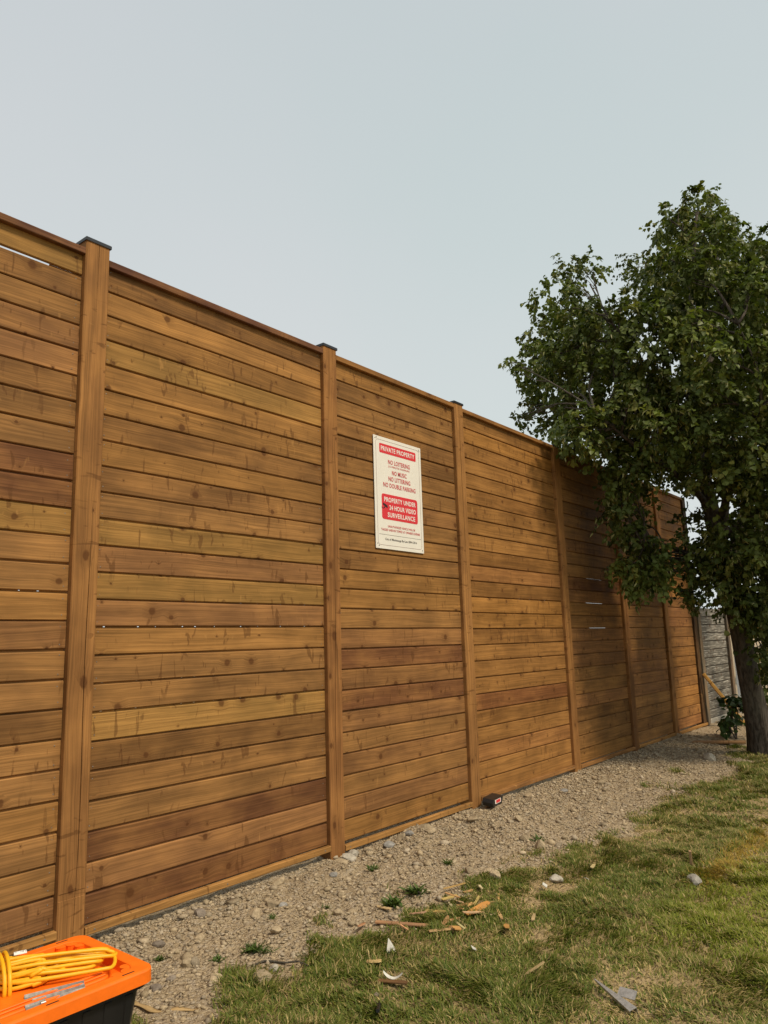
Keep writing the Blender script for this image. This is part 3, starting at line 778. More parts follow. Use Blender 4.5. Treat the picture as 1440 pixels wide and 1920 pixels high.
def linden_pal(tone, rg):
    a = np.array((0.040, 0.062, 0.016)); b = np.array((0.125, 0.150, 0.034)); y = np.array((0.19, 0.185, 0.045))
    c = a + (b - a) * (0.25 + 0.75 * tone) if tone < .88 else b + (y - b) * rg.random()
    return c * rg.uniform(.8, 1.2)
rg = np.random.default_rng(21)
P, D, Nn, Ls, Cs, bP, bD = make_leaves(BLOBS, 320, 0.060, rg, pal=linden_pal)
V, q, t, c = leaf_batch(P, D, Nn, Ls, Ls * .92, Cs)
n1 = len(V)
bc = np.tile(np.array([[0.33, 0.32, 0.13]]), (len(bP), 1)) * rg.uniform(.6, 1.25, (len(bP), 1))
Lb = rg.uniform(.045, .075, len(bP))
V2, q2, t2, c2 = leaf_batch(bP, bD, rg.normal(size=bP.shape) + np.array([0, -.5, .6]), Lb, Lb * .26, bc, .05)
crown = obj('crown', np_mesh('crown', V - org, q, t, M['leaf'], False, c), tree); crown['kind'] = 'stuff'
br = obj('seed_bracts', np_mesh('seed_bracts', V2 - org, q2, t2, M['leaf'], False, c2), tree); br['kind'] = 'stuff'
br['label'] = 'pale yellowish hanging bracts among the leaves'

# ------------------------------------------------------------------ shrubs at the far end
def shrub(name, base, blobs, label, pal, dens, size, seed, stems):
    e = empty(name, base)
    tag(e, label, 'shrub')
    r2 = np.random.default_rng(seed)
    P, D, Nn, Ls, Cs, bP, bD = make_leaves(blobs, dens, size, r2, True, pal=pal)
    V, q, t, c = leaf_batch(P, D, Nn, Ls, Ls * .85, Cs)
    o = obj('foliage', np_mesh('foliage', V - np.array(base), q, t, M['leaf'], False, c), e); o['kind'] = 'stuff'
    parts = []
    for bx_, by_, bz_, br_ in blobs[:stems]:
        parts.append(tube_vf(spline([base, (np.array(base) * .5 + np.array((bx_, by_, bz_)) * .5) + r2.normal(size=3) * .04, (bx_, by_, bz_)], 8), np.linspace(.014, .004, 8), 5))
    v, f = join_vf(parts)
    obj('stems', mesh_data('stems', np.array(v) - np.array(base), f, M['bark'], True), e)
    return e
def dark_pal(tone, rg): return np.array((0.032, 0.055, 0.016)) * (0.7 + .9 * tone) * rg.uniform(.8, 1.2)
def autumn_pal(tone, rg):
    return (np.array((0.30, 0.19, 0.025)) if tone > .62 else np.array((0.045, 0.06, 0.016))) * rg.uniform(.75, 1.2)
shrub('sapling', (11.13, -0.76, 0.0), [(11.05, -.72, .30, .12), (11.2, -.82, .42, .10), (11.0, -.8, .52, .08), (11.25, -.7, .2, .12), (11.35, -.75, .5, .1)], 'small leafy sapling sprouting beside the foot of the tree trunk', dark_pal, 500, .075, 31, 4)
shrub('bush', (13.2, -1.0, 0.0), [(12.95, -.85, .35, .28), (13.1, -.95, .8, .3), (13.0, -.95, 1.3, .3), (13.3, -1.0, 1.7, .35), (13.4, -1.35, .6, .4), (13.5, -1.3, 1.2, .45), (13.6, -1.7, .8, .5), (13.7, -1.7, 1.5, .5), (14.0, -2.3, 1.0, .6), (14.2, -2.9, .9, .6)], 'dark bush with some yellow leaves behind the tree trunk', autumn_pal, 85, .085, 32, 10)

# pale building beyond the yard, seen only in slivers between leaves
hb = empty('house', (24.0, -4.0, 0))
tag(hb, 'pale walled house far off behind the bush and the trunk', 'house')
M['pale'] = plain('pale_render', (0.62, 0.60, 0.56), 0.8, 0.2, 0, 0.06, 3)
box_obj('wall', (-3.5, 3.5, -4, 4, -0.1, 2.6), M['pale'], hb)
rv = [(-3.9, -4.4, 2.6), (3.9, -4.4, 2.6), (3.9, 4.4, 2.6), (-3.9, 4.4, 2.6), (-3.9, 0, 4.3), (3.9, 0, 4.3)]
obj('roof', mesh_data('roof', rv, [(0, 1, 5, 4), (2, 3, 4, 5), (1, 2, 5), (3, 0, 4), (3, 2, 1, 0)], plain('roof_shingle', (0.09, 0.085, 0.08), 0.9, 0.1, 0, .25, 20)), hb)
for yy in (-2.2, 0.2, 2.4):
    w_ = box_obj('window', (-3.55, -3.47, yy - .5, yy + .5, 1.0, 2.0), plain('window_frame', (0.7, 0.7, 0.68), 0.5), hb)
    box_obj('pane', (-3.56, -3.55, yy - .43, yy + .43, 1.07, 1.93), plain('glass_pane', (0.05, 0.06, 0.07), 0.1, 0.6), w_)

# ------------------------------------------------------------------ storage bin
M['orange'] = plain('orange_plastic', (0.90, 0.165, 0.006), 0.45, 0.4, 0, 0.10, 14)
M['blackplastic'] = plain('black_plastic', (0.012, 0.012, 0.013), 0.38, 0.45, 0, 0.15, 8)
BC = (1.292, -1.0)
BZ = 0.335
HX, HY = 0.385, 0.252
bin_ = empty('storage_bin', (BC[0], BC[1], ground_z(1.3, -1.0) - .005), math.radians(-1.5))
tag(bin_, 'black plastic storage bin with a bright orange lid at the lower left', 'storage bin')
def loft(rings, cap_top=True, cap_bot=False):
    n = len(rings[0])
    V, Fc = [], []
    for r in rings: V += r
    for i in range(len(rings) - 1):
        for s in range(n):
            s2 = (s + 1) % n
            Fc.append((i * n + s, i * n + s2, (i + 1) * n + s2, (i + 1) * n + s))
    if cap_top: Fc.append(tuple((len(rings) - 1) * n + s for s in range(n)))
    if cap_bot: Fc.append(tuple(range(n - 1, -1, -1)))
    return V, Fc
def ring(hx, hy, r, z, n=7, sc=0.0):
    P = rrect(-hx, hx, -hy, hy, r, n)
    out = []
    m_ = len(P)
    for i, (x, y) in enumerate(P):
        if sc:   # scalloped corner pockets
            d = math.hypot(abs(x) - hx + r * .3, abs(y) - hy + r * .3)
            w = sc * max(0, math.sin(6 * math.atan2(y, x) * 3)) * math.exp(-(d / .09) ** 2)
            x += -w * (1 if x > 0 else -1); y += -w * (1 if y > 0 else -1)
        out.append((x, y, z))
    return out
rings = [ring(HX - .002, HY - .002, .045, -.045), ring(HX + .001, HY + .001, .047, -.044), ring(HX, HY, .046, -.007), ring(HX - .0025, HY - .0025, .044, -.002), ring(HX - .008, HY - .008, .040, 0),
         ring(HX - .048, HY - .042, .052, 0), ring(HX - .051, HY - .045, .051, -.002), ring(HX - .054, HY - .048, .05, -.037), ring(HX - .058, HY - .052, .048, -.039),
         ring(HX - .115, HY - .075, .03, -.039), ring(HX - .118, HY - .078, .03, -.037), ring(HX - .121, HY - .081, .03, -.014), ring(HX - .125, HY - .085, .03, -.011)]
v, f = loft(rings)
lid = obj('lid', mesh_data('lid', v, f, M['orange'], False), bin_, (0, 0, BZ))
for q_ in lid.data.polygons: q_.use_smooth = False
# raised ribs on the lid, corner lugs and slots
for yy in (-.150, -.128):
    box_obj('rib', (-.25, .25, yy - .006, yy + .006, -.0108, -.0058), M['orange'], lid, .002)
for sx in (1, -1):
    for sy in (1, -1):
        ps = []
        for (ax, ay, rr_) in ((.075, .058, .022), (.115, .055, .018), (.062, .095, .018)):
            P_ = [(sx * (HX - ax) + rr_ * math.cos(t_ * math.pi / 6), sy * (HY - ay) + rr_ * math.sin(t_ * math.pi / 6)) for t_ in range(12)]
            ps.append(loft([[(x, y, -.0385) for x, y in P_], [(x, y, -.006) for x, y in P_], [(x * .995, y * .995, -.004) for x, y in P_]]))
        vv_, ff_ = join_vf(ps)
        obj('corner_lug', mesh_data('corner_lug', vv_, ff_, M['orange']), lid)
        for (cx_, cy_) in ((HX - .095, HY - .022), ):
            box_obj('slot', (sx * cx_ - .022, sx * cx_ + .022, sy * cy_ - .003, sy * cy_ + .003, -.003, .0006), M['blackplastic'], lid)
for cx_ in (0.03, ):
    for sy in (1, -1):
        box_obj('slot', (cx_ - .02, cx_ + .02, sy * (HY - .022) - .003, sy * (HY - .022) + .003, -.003, .0006), M['blackplastic'], lid)
bx2, by2 = HX - .022, HY - .022
rings = [ring(bx2 - .05, by2 - .05, .04, 0.0), ring(bx2 - .045, by2 - .045, .045, 0.006), ring(bx2 - .008, by2 - .008, .045, BZ - .06), ring(bx2 + .010, by2 + .010, .05, BZ - .058), ring(bx2 + .010, by2 + .010, .05, BZ - .0435)]
v, f = loft(rings, True, True)
bd = obj('body', mesh_data('body', v, f, M['blackplastic']), bin_)
for sy in (-1,):
    for i in range(9):
        x = -.30 + i * .075
        tp_ = by2 - .010; bt = by2 - .044
        V = [(x - .010, -bt - .004, .015), (x + .010, -bt - .004, .015), (x + .012, -tp_ - .004, BZ - .07), (x - .012, -tp_ - .004, BZ - .07), (x - .016, -bt + .006, .015), (x + .016, -bt + .006, .015), (x + .018, -tp_ + .006, BZ - .07), (x - .018, -tp_ + .006, BZ - .07)]
        obj('rib', mesh_data('rib', V, [(0, 1, 2, 3), (1, 5, 6, 2), (4, 0, 3, 7), (3, 2, 6, 7), (4, 5, 1, 0)], M['blackplastic']), bd)
for i in range(5):
    y = -.15 + i * .075
    tp_ = bx2 - .010; bt = bx2 - .044
    V = [(bt + .004, y - .010, .015), (bt + .004, y + .010, .015), (tp_ + .004, y + .012, BZ - .07), (tp_ + .004, y - .012, BZ - .07), (bt - .006, y - .016, .015), (bt - .006, y + .016, .015), (tp_ - .006, y + .018, BZ - .07), (tp_ - .006, y - .018, BZ - .07)]
    obj('rib', mesh_data('rib', V, [(0, 1, 2, 3), (1, 5, 6, 2), (4, 0, 3, 7), (3, 2, 6, 7), (4, 5, 1, 0)], M['blackplastic']), bd)

# ------------------------------------------------------------------ yellow cord on the lid
M['yellow'] = plain('yellow_cord', (0.83, 0.41, 0.010), 0.42, 0.4, 0, 0.08, 40)
cord = empty('extension_cord', (1.33, -0.95, BZ))
tag(cord, 'coiled yellow extension cord tied in a bundle on the orange lid', 'cord')
A0 = np.array([0.98, -0.775]); A1 = np.array([1.61, -1.085])
ax = (A1 - A0); AL = np.linalg.norm(ax); ax /= AL; sd = np.array([-ax[1], ax[0]])
zf = BZ - .011
cr = np.random.default_rng(9)
strands = []
CR = 0.0066
def cpt(u, s_, h_): q_ = A0 + ax * u + sd * s_; return (q_[0], q_[1], zf + h_)
K = 18
for i in range(K):
    sa = -.118 + .236 * i / (K - 1) * .98 + cr.uniform(-.012, .012)
    sb = -sa * cr.uniform(.2, .9) + cr.uniform(-.045, .045)
    ha = .010 + .066 * math.sqrt(max(0, 1 - (sa / .125) ** 2)) * cr.uniform(.25, 1)
    hb_ = .010 + .066 * math.sqrt(max(0, 1 - (sb / .125) ** 2)) * cr.uniform(.25, 1)
    ue = AL * cr.uniform(.66, 1.04); ub = -.02 + cr.uniform(-.03, .05)
    pin = lambda u: 0.66 + 0.40 * min(1, abs(u - .31) / .25)      # squeezed at the ties
    pts = []
    for u in (ub + .04, .12, .22, .30, .38, .47):
        pts.append(cpt(u, sa * pin(u) + cr.uniform(-.019, .019), ha + cr.uniform(-.010, .010)))
    mid = (sa + sb) / 2
    pts += [cpt(ue - .05, sa * .9, ha * .8), cpt(ue - .012, sa * .65 + mid * .35, ha * .6 + .004), cpt(ue, mid, (ha + hb_) * .3 + .004), cpt(ue - .012, sb * .65 + mid * .35, hb_ * .6 + .004), cpt(ue - .05, sb * .9, hb_ * .8)]
    for u in (.47, .38, .30, .22, .12, ub + .04):
        pts.append(cpt(u, sb * pin(u) + cr.uniform(-.019, .019), hb_ + cr.uniform(-.010, .010)))
    P_ = spline(pts, 110)
    P_[:, 2] = np.maximum(P_[:, 2], zf + CR * .9)
    strands.append(tube_vf(P_, CR, 8))
v, f = join_vf(strands)
obj('strands', mesh_data('strands', np.array(v) - np.array(cord.location), f, M['yellow'], True), cord)
for u, tl in ((.262, .03), (.345, -.02), (.364, -.016)):
    P_ = []
    for i in range(28):
        a_ = math.pi * (-0.12 + 1.24 * i / 27)
        P_.append(cpt(u + tl * math.cos(a_), (.112 * math.cos(a_)), .008 + .088 * max(0, math.sin(a_)) ** .7))
    v, f = tube_vf(np.array(P_), CR, 8)
    obj('tie_loop', mesh_data('tie_loop', np.array(v) - np.array(cord.location), f, M['yellow'], True), cord)
tagm = NT('paper_tag')
tcx = tagm.n('ShaderNodeTexCoord').outputs['Object']
wv = tagm.n('ShaderNodeTexNoise'); tagm.l(tcx, wv.inputs['Vector']); wv.inputs['Scale'].default_value = 160
M['tag'] = tagm.base(tagm.mix(tagm.ramp(wv.outputs[0], .55, .62, 0, .7), (0.75, 0.72, 0.66), (0.15, 0.14, 0.13)), 0.6)
for u, s_, h_ in ((.305, .012, .094), (.405, .045, .084)):
    x, y, z = cpt(u, s_, h_)
    V, Fc = [], []
    for i in range(7):
        a_ = math.radians(-70 + 140 * i / 6)
        for w2 in (-.020, .020): V.append((w2, .011 * math.sin(a_), .011 * math.cos(a_) - .008))
    for i in range(6): Fc.append((2 * i, 2 * i + 1, 2 * i + 3, 2 * i + 2))
    obj('paper_tag', mesh_data('paper_tag', V, Fc, M['tag']), cord, (x - 1.33, y + .95, z - BZ), (0, 0, math.atan2(ax[1], ax[0]) + .1))

# grey metal blades and clip lying on the lid
def blade(L, w0, w1, t):
    """tapered folded strip: flat flank, raised spine"""
    V, Fc = [], []
    for i in range(9):
        u = i / 8
        w = w0 + (w1 - w0) * u
        x = L * u
        V += [(x, -w, 0), (x, -w * .25, t * .55), (x, 0, t), (x, w * .25, t * .55), (x, w, 0)]
    for i in range(8):
        for s_ in range(4): Fc.append((5 * i + s_, 5 * i + 5 + s_, 5 * i + 6 + s_, 5 * i + 1 + s_))
        Fc.append((5 * i, 5 * i + 4, 5 * i + 9, 5 * i + 5))
    Fc += [(0, 1, 2, 3, 4), (44, 43, 42, 41, 40)]
    return V, Fc
snip = empty('metal_snips', (1.285, -1.115, BZ - .009), math.radians(-22))
tag(snip, 'two long tapered grey metal blades lying on the orange lid below the cord', 'hand tool')
obj('blade', mesh_data('blade', *blade(.18, .021, .011, .018), M['dullsteel']), snip, (0, .016, 0), (0, 0, math.radians(3)))
obj('blade', mesh_data('blade', *blade(.16, .018, .010, .016), M['dullsteel']), snip, (.02, -.022, 0), (0, 0, math.radians(7)))
clip = empty('metal_clip', (1.262, -1.165, BZ - .009), math.radians(-8))
tag(clip, 'short grey metal piece on the front part of the orange lid', 'clip')
obj('plate', mesh_data('plate', *blade(.06, .018, .015, .014), M['dullsteel']), clip)
box_obj('fold', (.045, .060, -.012, .012, 0.001, .011), M['steel'], clip, .002)

# ------------------------------------------------------------------ black case by the third post
bcs = empty('plastic_case', (5.80, -0.13, ground_z(5.8, -.13) + .004), math.radians(8))
tag(bcs, 'small black plastic case with a red and white label by a post foot', 'case')
prof = [(-.10, 0), (.085, 0), (.115, .045), (.105, .062), (-.095, .058), (-.112, .03)]
V = [(x, -.045, z) for x, z in prof] + [(x, .05, z + .012) for x, z in prof]
n = len(prof)
obj('shell', mesh_data('shell', V, [tuple(range(n))] + [(n + i, n + (i + 1) % n, (i + 1) % n, i) for i in range(n)] + [tuple(range(2 * n - 1, n - 1, -1))], M['blackplastic']), bcs)
V, Fc = slab(rrect(-.065, .06, .018, .050, .006), -.0475, -.044)
obj('label_plate', mesh_data('label_plate', V, Fc, plain('label_white', (0.75, 0.68, 0.6), 0.5)), bcs)
V, Fc = slab(rrect(-.045, .042, .024, .047, .003), -.049, -.047)
obj('label_stripe', mesh_data('label_stripe', V, Fc, M['signred']), bcs)

# ------------------------------------------------------------------ prop stick and plank at the far end
M['yellowwood'] = wood('fresh_wood', knots=0.1, tone=(0.58, 0.33, 0.09))
a_, b_ = Vector((12.27, -0.085, 0.80)), Vector((12.60, -0.56, -0.01))
d_ = b_ - a_
st = box_obj('wooden_stake', (0, d_.length, -.022, .022, -.022, .022), M['yellowwood'], None, .003, a_, d_.to_track_quat('X', 'Z').to_euler())
tag(st, 'fresh yellow wooden stake leaning diagonally against the far grey fence', 'stake')
pl = box_obj('plank', (-.32, .32, -.07, .07, 0, .02), M['rail'], None, .003, (10.56, -.69, ground_z(10.56, -.69) + .012), (math.radians(3), math.radians(-2), math.radians(-78)), (0.27, 0.16, 0.08))
tag(pl, 'short brown plank lying on the dirt near the tree foot', 'plank')

# ------------------------------------------------------------------ stones
def stone_mat(name, c):
    k = NT(name)
    tc = k.n('ShaderNodeTexCoord').outputs['Object']
    oi = k.n('ShaderNodeObjectInfo')
    nz = k.noise(tc, 45, 4, .65)
    f = k.math('MULTIPLY', k.ramp(nz, .25, .75, .7, 1.2), k.math('MULTIPLY_ADD', oi.outputs['Random'], .5, .75))
    col = k.mix(1.0, oi.outputs['Color'] if c is None else c, k.comb(f, f, f), 'MULTIPLY')
    k.bump(nz, .5, .004)
    return k.base(col, .9, .15)
M['stone'] = stone_mat('stone', None)
ICO_V = []; ICO_F = []
_b = bmesh.new(); bmesh.ops.create_icosphere(_b, subdivisions=2, radius=1.0)
ICO_V = np.array([v.co[:] for v in _b.verts]); ICO_F = [tuple(v.index for v in f.verts) for f in _b.faces]; _b.free()
_b = bmesh.new(); bmesh.ops.create_icosphere(_b, subdivisions=1, radius=1.0)
I1V = np.array([v.co[:] for v in _b.verts]); I1F = np.array([tuple(v.index for v in f.verts) for f in _b.faces]); _b.free()
sr = np.random.default_rng(77)
def stone_shape(r3):
    V = ICO_V.copy()
    for _ in range(7):       # knock flats off the ball
        n_ = sr.normal(size=3); n_ /= np.linalg.norm(n_)
        h_ = sr.uniform(.5, .85)
        d_ = V @ n_
        V = V - np.where(d_ > h_, d_ - h_, 0)[:, None] * n_
    V = V * (1 + sr.normal(size=(len(V), 1)) * .025)
    return V * np.array(r3)
STONES = [(3.02, -.38, .040, 0), (3.07, -.41, .030, 2), (2.68, -.19, .035, 3), (3.8, -.18, .045, 0), (4.02, -.10, .050, 1), (2.88, -.40, .045, 0), (2.36, -1.03, .045, 0), (2.28, -.62, .035, 0), (2.07, -.68, .033, 3), (2.15, -.68, .024, 3), (3.93, -.13, .055, 1), (4.13, -.13, .045, 0), (4.32, -.17, .045, 2), (4.32, -1.44, .042, 1), (4.88, -1.05, .05, 0), (4.12, -1.14, .05, 0), (4.19, -1.06, .04, 0), (4.97, -.88, .05, 0), (3.32, -.11, .04, 0), (4.11, -.96, .035, 0), (3.98, -1.77, .028, 1), (4.5, -.14, .05, 0), (4.62, -.11, .045, 2), (4.78, -.15, .05, 0), (4.72, -.24, .04, 0), (2.5, -.42, .03, 0), (2.35, -.3, .035, 3), (2.75, -.7, .03, 0), (3.4, -.55, .03, 0), (3.6, -.3, .03, 2), (2.25, -.86, .035, 0), (2.47, -.98, .03, 1), (5.2, -.3, .045, 0), (5.4, -.6, .04, 0), (6.3, -.2, .05, 0), (6.7, -.35, .045, 2), (7.2, -.5, .05, 0), (5.0, -.45, .04, 0), (6.05, -.75, .04, 0), (3.15, -.75, .028, 0)]
SC = [(0.37, 0.29, 0.185), (0.38, 0.345, 0.28), (0.29, 0.275, 0.25), (0.20, 0.165, 0.13)]
SN = ['sandy tan stone lying loose on the dirt strip', 'pale whitish stone lying loose on the dirt strip', 'grey stone lying loose on the dirt strip', 'dark brown stone lying loose on the dirt strip']
SPECIAL = {10: 'pale whitish stone heaped at the foot of the second post', 4: 'pale upright stone leaning beside the second post', 13: 'pale stone in the grass near the dirt edge', 20: 'pale pebble alone in the grass'}
def place_words(x, y):
    n_ = sum(1 for q_ in POSTX if q_ + PW < x)
    w = {0: 'near the bin', 1: 'near the bin', 2: 'by the first wide panel', 3: 'under the sign panel', 4: 'past the black case', 5: 'in the tree shade', 6: 'in the tree shade'}[n_]
    v_ = 'against the fence foot' if y > -.25 else ('midway across the dirt' if y > -.7 else 'along the grass edge')
    return w + ', ' + v_
seen = {}
for i, (x, y, r, t_) in enumerate(STONES):
    V = stone_shape((r * sr.uniform(.85, 1.25), r * sr.uniform(.75, 1.1), r * sr.uniform(.5, .8)))
    o = obj('stone', mesh_data('stone', V, ICO_F, M['stone']), None, (x, y, float(ground_z(x, y)) + r * .22), (sr.uniform(-.3, .3), sr.uniform(-.3, .3), sr.uniform(0, 6)), SC[t_])
    tag(o, ('large ' if r >= .045 else 'small ') + SN[t_].split(' lying')[0] + ' on the dirt ' + place_words(x, y), 'stone', ['tan stones on the dirt', 'whitish stones on the dirt', 'grey stones on the dirt', 'dark stones on the dirt'][t_])
    if i in SPECIAL:
        o['label'] = SPECIAL[i]; del o['group']
rk = obj('stone', mesh_data('stone', stone_shape((.075, .05, .035)), ICO_F, M['stone']), None, (4.72, -2.11, float(ground_z(4.72, -2.11)) + .022), (0, 0, .5), (.27, .25, .215))
tag(rk, 'flat pale grey stone out on the lawn beside the yellow band of grass', 'stone')
fk = obj('stone', mesh_data('stone', stone_shape((.13, .08, .06)), ICO_F, M['stone']), None, (9.25, -.92, float(ground_z(9.25, -.92)) + .02), (0, 0, .9), (.36, .32, .25))
tag(fk, 'long pale stone near the tree foot in the shade', 'stone')

# gravel: small stones no one could count
def merged_pebbles(n, size, yfun, seed, xr):
    r_ = np.random.default_rng(seed)
    X = r_.uniform(*xr, n * 4); Y = r_.uniform(-1.9, 0.02, n * 4)
    gk = grassness(X, Y)
    near = smooth(-.95, -.05, Y)
    keep = r_.random(len(X)) < (1 - gk) * (0.30 + .70 * near * smooth(.25, .7, fbm(X * 2.4 + 5, Y * 2.4, 2))) + .004
    X, Y = X[keep][:n], Y[keep][:n]
    s_ = size * (0.35 + 1.3 * r_.random(len(X)) ** 3.0)
    a_ = r_.uniform(0, 6.28, len(X))
    sc3 = np.stack([s_ * r_.uniform(.8, 1.3, len(X)), s_ * r_.uniform(.7, 1.1, len(X)), s_ * r_.uniform(.4, .8, len(X))], -1)
    jit = 1 + r_.normal(size=(len(X), len(I1V), 1)) * .30
    L_ = I1V[None] * jit * sc3[:, None, :]
    ca, sa = np.cos(a_)[:, None], np.sin(a_)[:, None]
    V = np.stack([L_[..., 0] * ca - L_[..., 1] * sa + X[:, None], L_[..., 0] * sa + L_[..., 1] * ca + Y[:, None], L_[..., 2] + (ground_z(X, Y) + s_ * .25)[:, None]], -1)
    F_ = I1F[None] + (np.arange(len(X)) * len(I1V))[:, None, None]
    pal = np.array([(.40, .315, .20), (.38, .295, .185), (.37, .295, .195), (.45, .36, .24), (.28, .225, .155), (.40, .33, .235)])
    c_ = pal[r_.integers(0, len(pal), len(X))] * r_.uniform(.75, 1.15, (len(X), 1))
    return V.reshape(-1, 3), F_.reshape(-1, 3), np.repeat(c_, len(I1V), axis=0)
k = NT('gravel')
at = k.n('ShaderNodeAttribute', attribute_name='Col')
pz = k.noise(k.n('ShaderNodeNewGeometry').outputs['Position'], 160, 3, .6)
f_ = k.ramp(pz, .3, .7, .75, 1.15)
M['gravel'] = k.base(k.mix(1.0, at.outputs['Color'], k.comb(f_, f_, f_), 'MULTIPLY'), .92, .12)
V, F_, c_ = merged_pebbles(34000, .0085, None, 51, (1.0, 10.5))
V2, F2, c2 = merged_pebbles(1500, .0175, None, 52, (1.0, 11.5))
V = np.concatenate([V, V2]); F_ = np.concatenate([F_, F2 + len(V) - len(V2)]); c_ = np.concatenate([c_, c2])
gv = obj('gravel', np_mesh('gravel', V, None, F_, M['gravel'], False, c_))
tag(gv, 'small loose gravel and clods on the bare dirt along the fence', 'gravel', None, 'stuff')

# ------------------------------------------------------------------ grass
def blades(n, poly, seed, hscale=1.0, wide=1.0, only=None):
    r_ = np.random.default_rng(seed)
    (xa, xb), (ya, yb) = poly
    X = r_.uniform(xa, xb, n); Y = r_.uniform(ya, yb, n)
    gk = grassness(X, Y)
    bp_ = barepatch(X, Y)
    cl = fbm(X * 9, Y * 9, 2); cl2 = fbm(X * 2.0 + 11, Y * 2.0, 2)
    p = gk ** 1.3 * (1 - .72 * bp_) * (0.22 + .95 * smooth(.32, .66, cl))
    if only is not None: p = p * only(X, Y)
    keep = r_.random(n) < p
    X, Y, bp_, cl, cl2, gk = [q_[keep] for q_ in (X, Y, bp_, cl, cl2, gk)]
    m_ = len(X)
    H = hscale * (0.016 + .026 * r_.random(m_) ** 1.3 + .022 * smooth(.5, .78, cl)) * (1 - .35 * bp_) * (.75 + .5 * cl2)
    wd = wide * r_.uniform(.0016, .0034, m_)
    az = r_.uniform(0, 6.283, m_) * .55 + 6.283 * fbm(X * 3.3, Y * 3.3 + 50, 2) * 1.6
    lean = r_.uniform(.35, 1.5, m_) + .35 * bp_
    dx, dy = np.cos(az), np.sin(az)
    px_, py_ = -dy, dx
    Z0 = ground_z(X, Y) - .003
    def pt(u, lf):
        ang = lean * u
        return X + dx * H * np.sin(ang) * u * 1.25, Y + dy * H * np.sin(ang) * u * 1.25, Z0 + H * np.cos(ang * .85) * u
    V = np.empty((m_, 5, 3), dtype=np.float32)
    for i, (u, w_) in enumerate(((0, 1.0), (.55, .85))):
        x, y, z = pt(u, 0)
        V[:, 2 * i] = np.stack([x - px_ * wd * w_, y - py_ * wd * w_, z], -1)
        V[:, 2 * i + 1] = np.stack([x + px_ * wd * w_, y + py_ * wd * w_, z], -1)
    V[:, 4] = np.stack(pt(1.0, 0), -1)
    b_ = (np.arange(m_) * 5)[:, None]
    q_ = b_ + np.array([[0, 1, 3, 2]]); t_ = b_ + np.array([[2, 3, 4]])
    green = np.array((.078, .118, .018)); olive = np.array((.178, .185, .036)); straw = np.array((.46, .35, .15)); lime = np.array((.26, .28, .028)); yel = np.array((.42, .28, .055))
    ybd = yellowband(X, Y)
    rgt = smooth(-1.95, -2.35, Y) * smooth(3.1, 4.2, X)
    ps = np.clip(.31 + .55 * bp_ + .30 * smooth(.45, .7, cl2), 0, .9)
    u_ = r_.random(m_)
    C = green + (olive - green) * r_.random((m_, 1))
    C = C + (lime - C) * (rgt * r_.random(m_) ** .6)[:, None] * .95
    C = np.where((u_ < ps * .55)[:, None], straw * r_.uniform(.55, 1.1, (m_, 1)), C)
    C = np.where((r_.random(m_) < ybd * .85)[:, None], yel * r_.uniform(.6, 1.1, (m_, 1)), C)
    C = C * r_.uniform(.75, 1.2, (m_, 1))
    return V.reshape(-1, 3), q_, t_, np.repeat(C, 5, axis=0)
def in_view(X, Y):
    # lawn near the photograph's own view gets the dense growth
    return ((Y > -1.0 - .62 * (X - .6)) | (Y > -3.6)) * (Y > -.95 * X + .0) * 1.0
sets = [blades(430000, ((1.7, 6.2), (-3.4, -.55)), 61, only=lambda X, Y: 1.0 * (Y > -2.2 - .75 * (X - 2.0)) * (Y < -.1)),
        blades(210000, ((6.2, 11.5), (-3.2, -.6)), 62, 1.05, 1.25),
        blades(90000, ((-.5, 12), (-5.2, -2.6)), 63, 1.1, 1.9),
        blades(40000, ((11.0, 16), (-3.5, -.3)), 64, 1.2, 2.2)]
VV, QQ, TT, CC = [], [], [], []
b0 = 0
for V, q_, t_, c_ in sets:
    VV.append(V); QQ.append(q_ + b0); TT.append(t_ + b0); CC.append(c_); b0 += len(V)
M['grass'] = leaf_mat('grass_blade', .22, .5)
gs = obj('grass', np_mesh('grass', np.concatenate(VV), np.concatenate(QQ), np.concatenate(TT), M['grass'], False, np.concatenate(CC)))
tag(gs, 'short patchy lawn grass mixed green and straw', 'grass', None, 'stuff')

# weeds on the dirt
def weed(x, y, r, seed, label):
    r_ = np.random.default_rng(seed)
    n = int(10 + 500 * r)
    az = r_.uniform(0, 6.28, n)
    P = np.stack([r_.normal(size=n) * r * .25, r_.normal(size=n) * r * .25, np.zeros(n)], -1)
    D = np.stack([np.cos(az), np.sin(az), r_.uniform(.15, 1.0, n)], -1)
    L_ = r * r_.uniform(.6, 1.2, n)
    c_ = np.array([(.075, .115, .028)]) * r_.uniform(.6, 1.3, (n, 1))
    V, q_, t_, c_ = leaf_batch(P, D, np.tile([[0, 0, 1.]], (n, 1)) + r_.normal(size=(n, 3)) * .2, L_, L_ * r_.uniform(.12, .34), c_)
    o = obj('weed', np_mesh('weed', V, q_, t_, M['leaf'], False, c_), None, (x, y, float(ground_z(x, y)) + .002))
    return tag(o, label, 'weed', 'weeds sprouting from the dirt')
WL = 'small green weed tuft sprouting from the bare dirt'
for i, (x, y, r) in enumerate([(2.59, -.73, .06), (2.57, -.81, .05), (2.55, -.73, .045), (3.83, -.43, .05), (4.18, -.76, .05), (3.41, -.93, .08), (2.9, -.51, .035), (2.4, -.68, .035), (5.0, -.97, .07), (3.62, -.92, .07), (3.2, -.62, .03), (2.25, -.45, .03)]):
    weed(x, y, r, 100 + i, ('broader' if r >= .055 else 'tiny') + ' green weed tuft on the dirt ' + place_words(x, y))

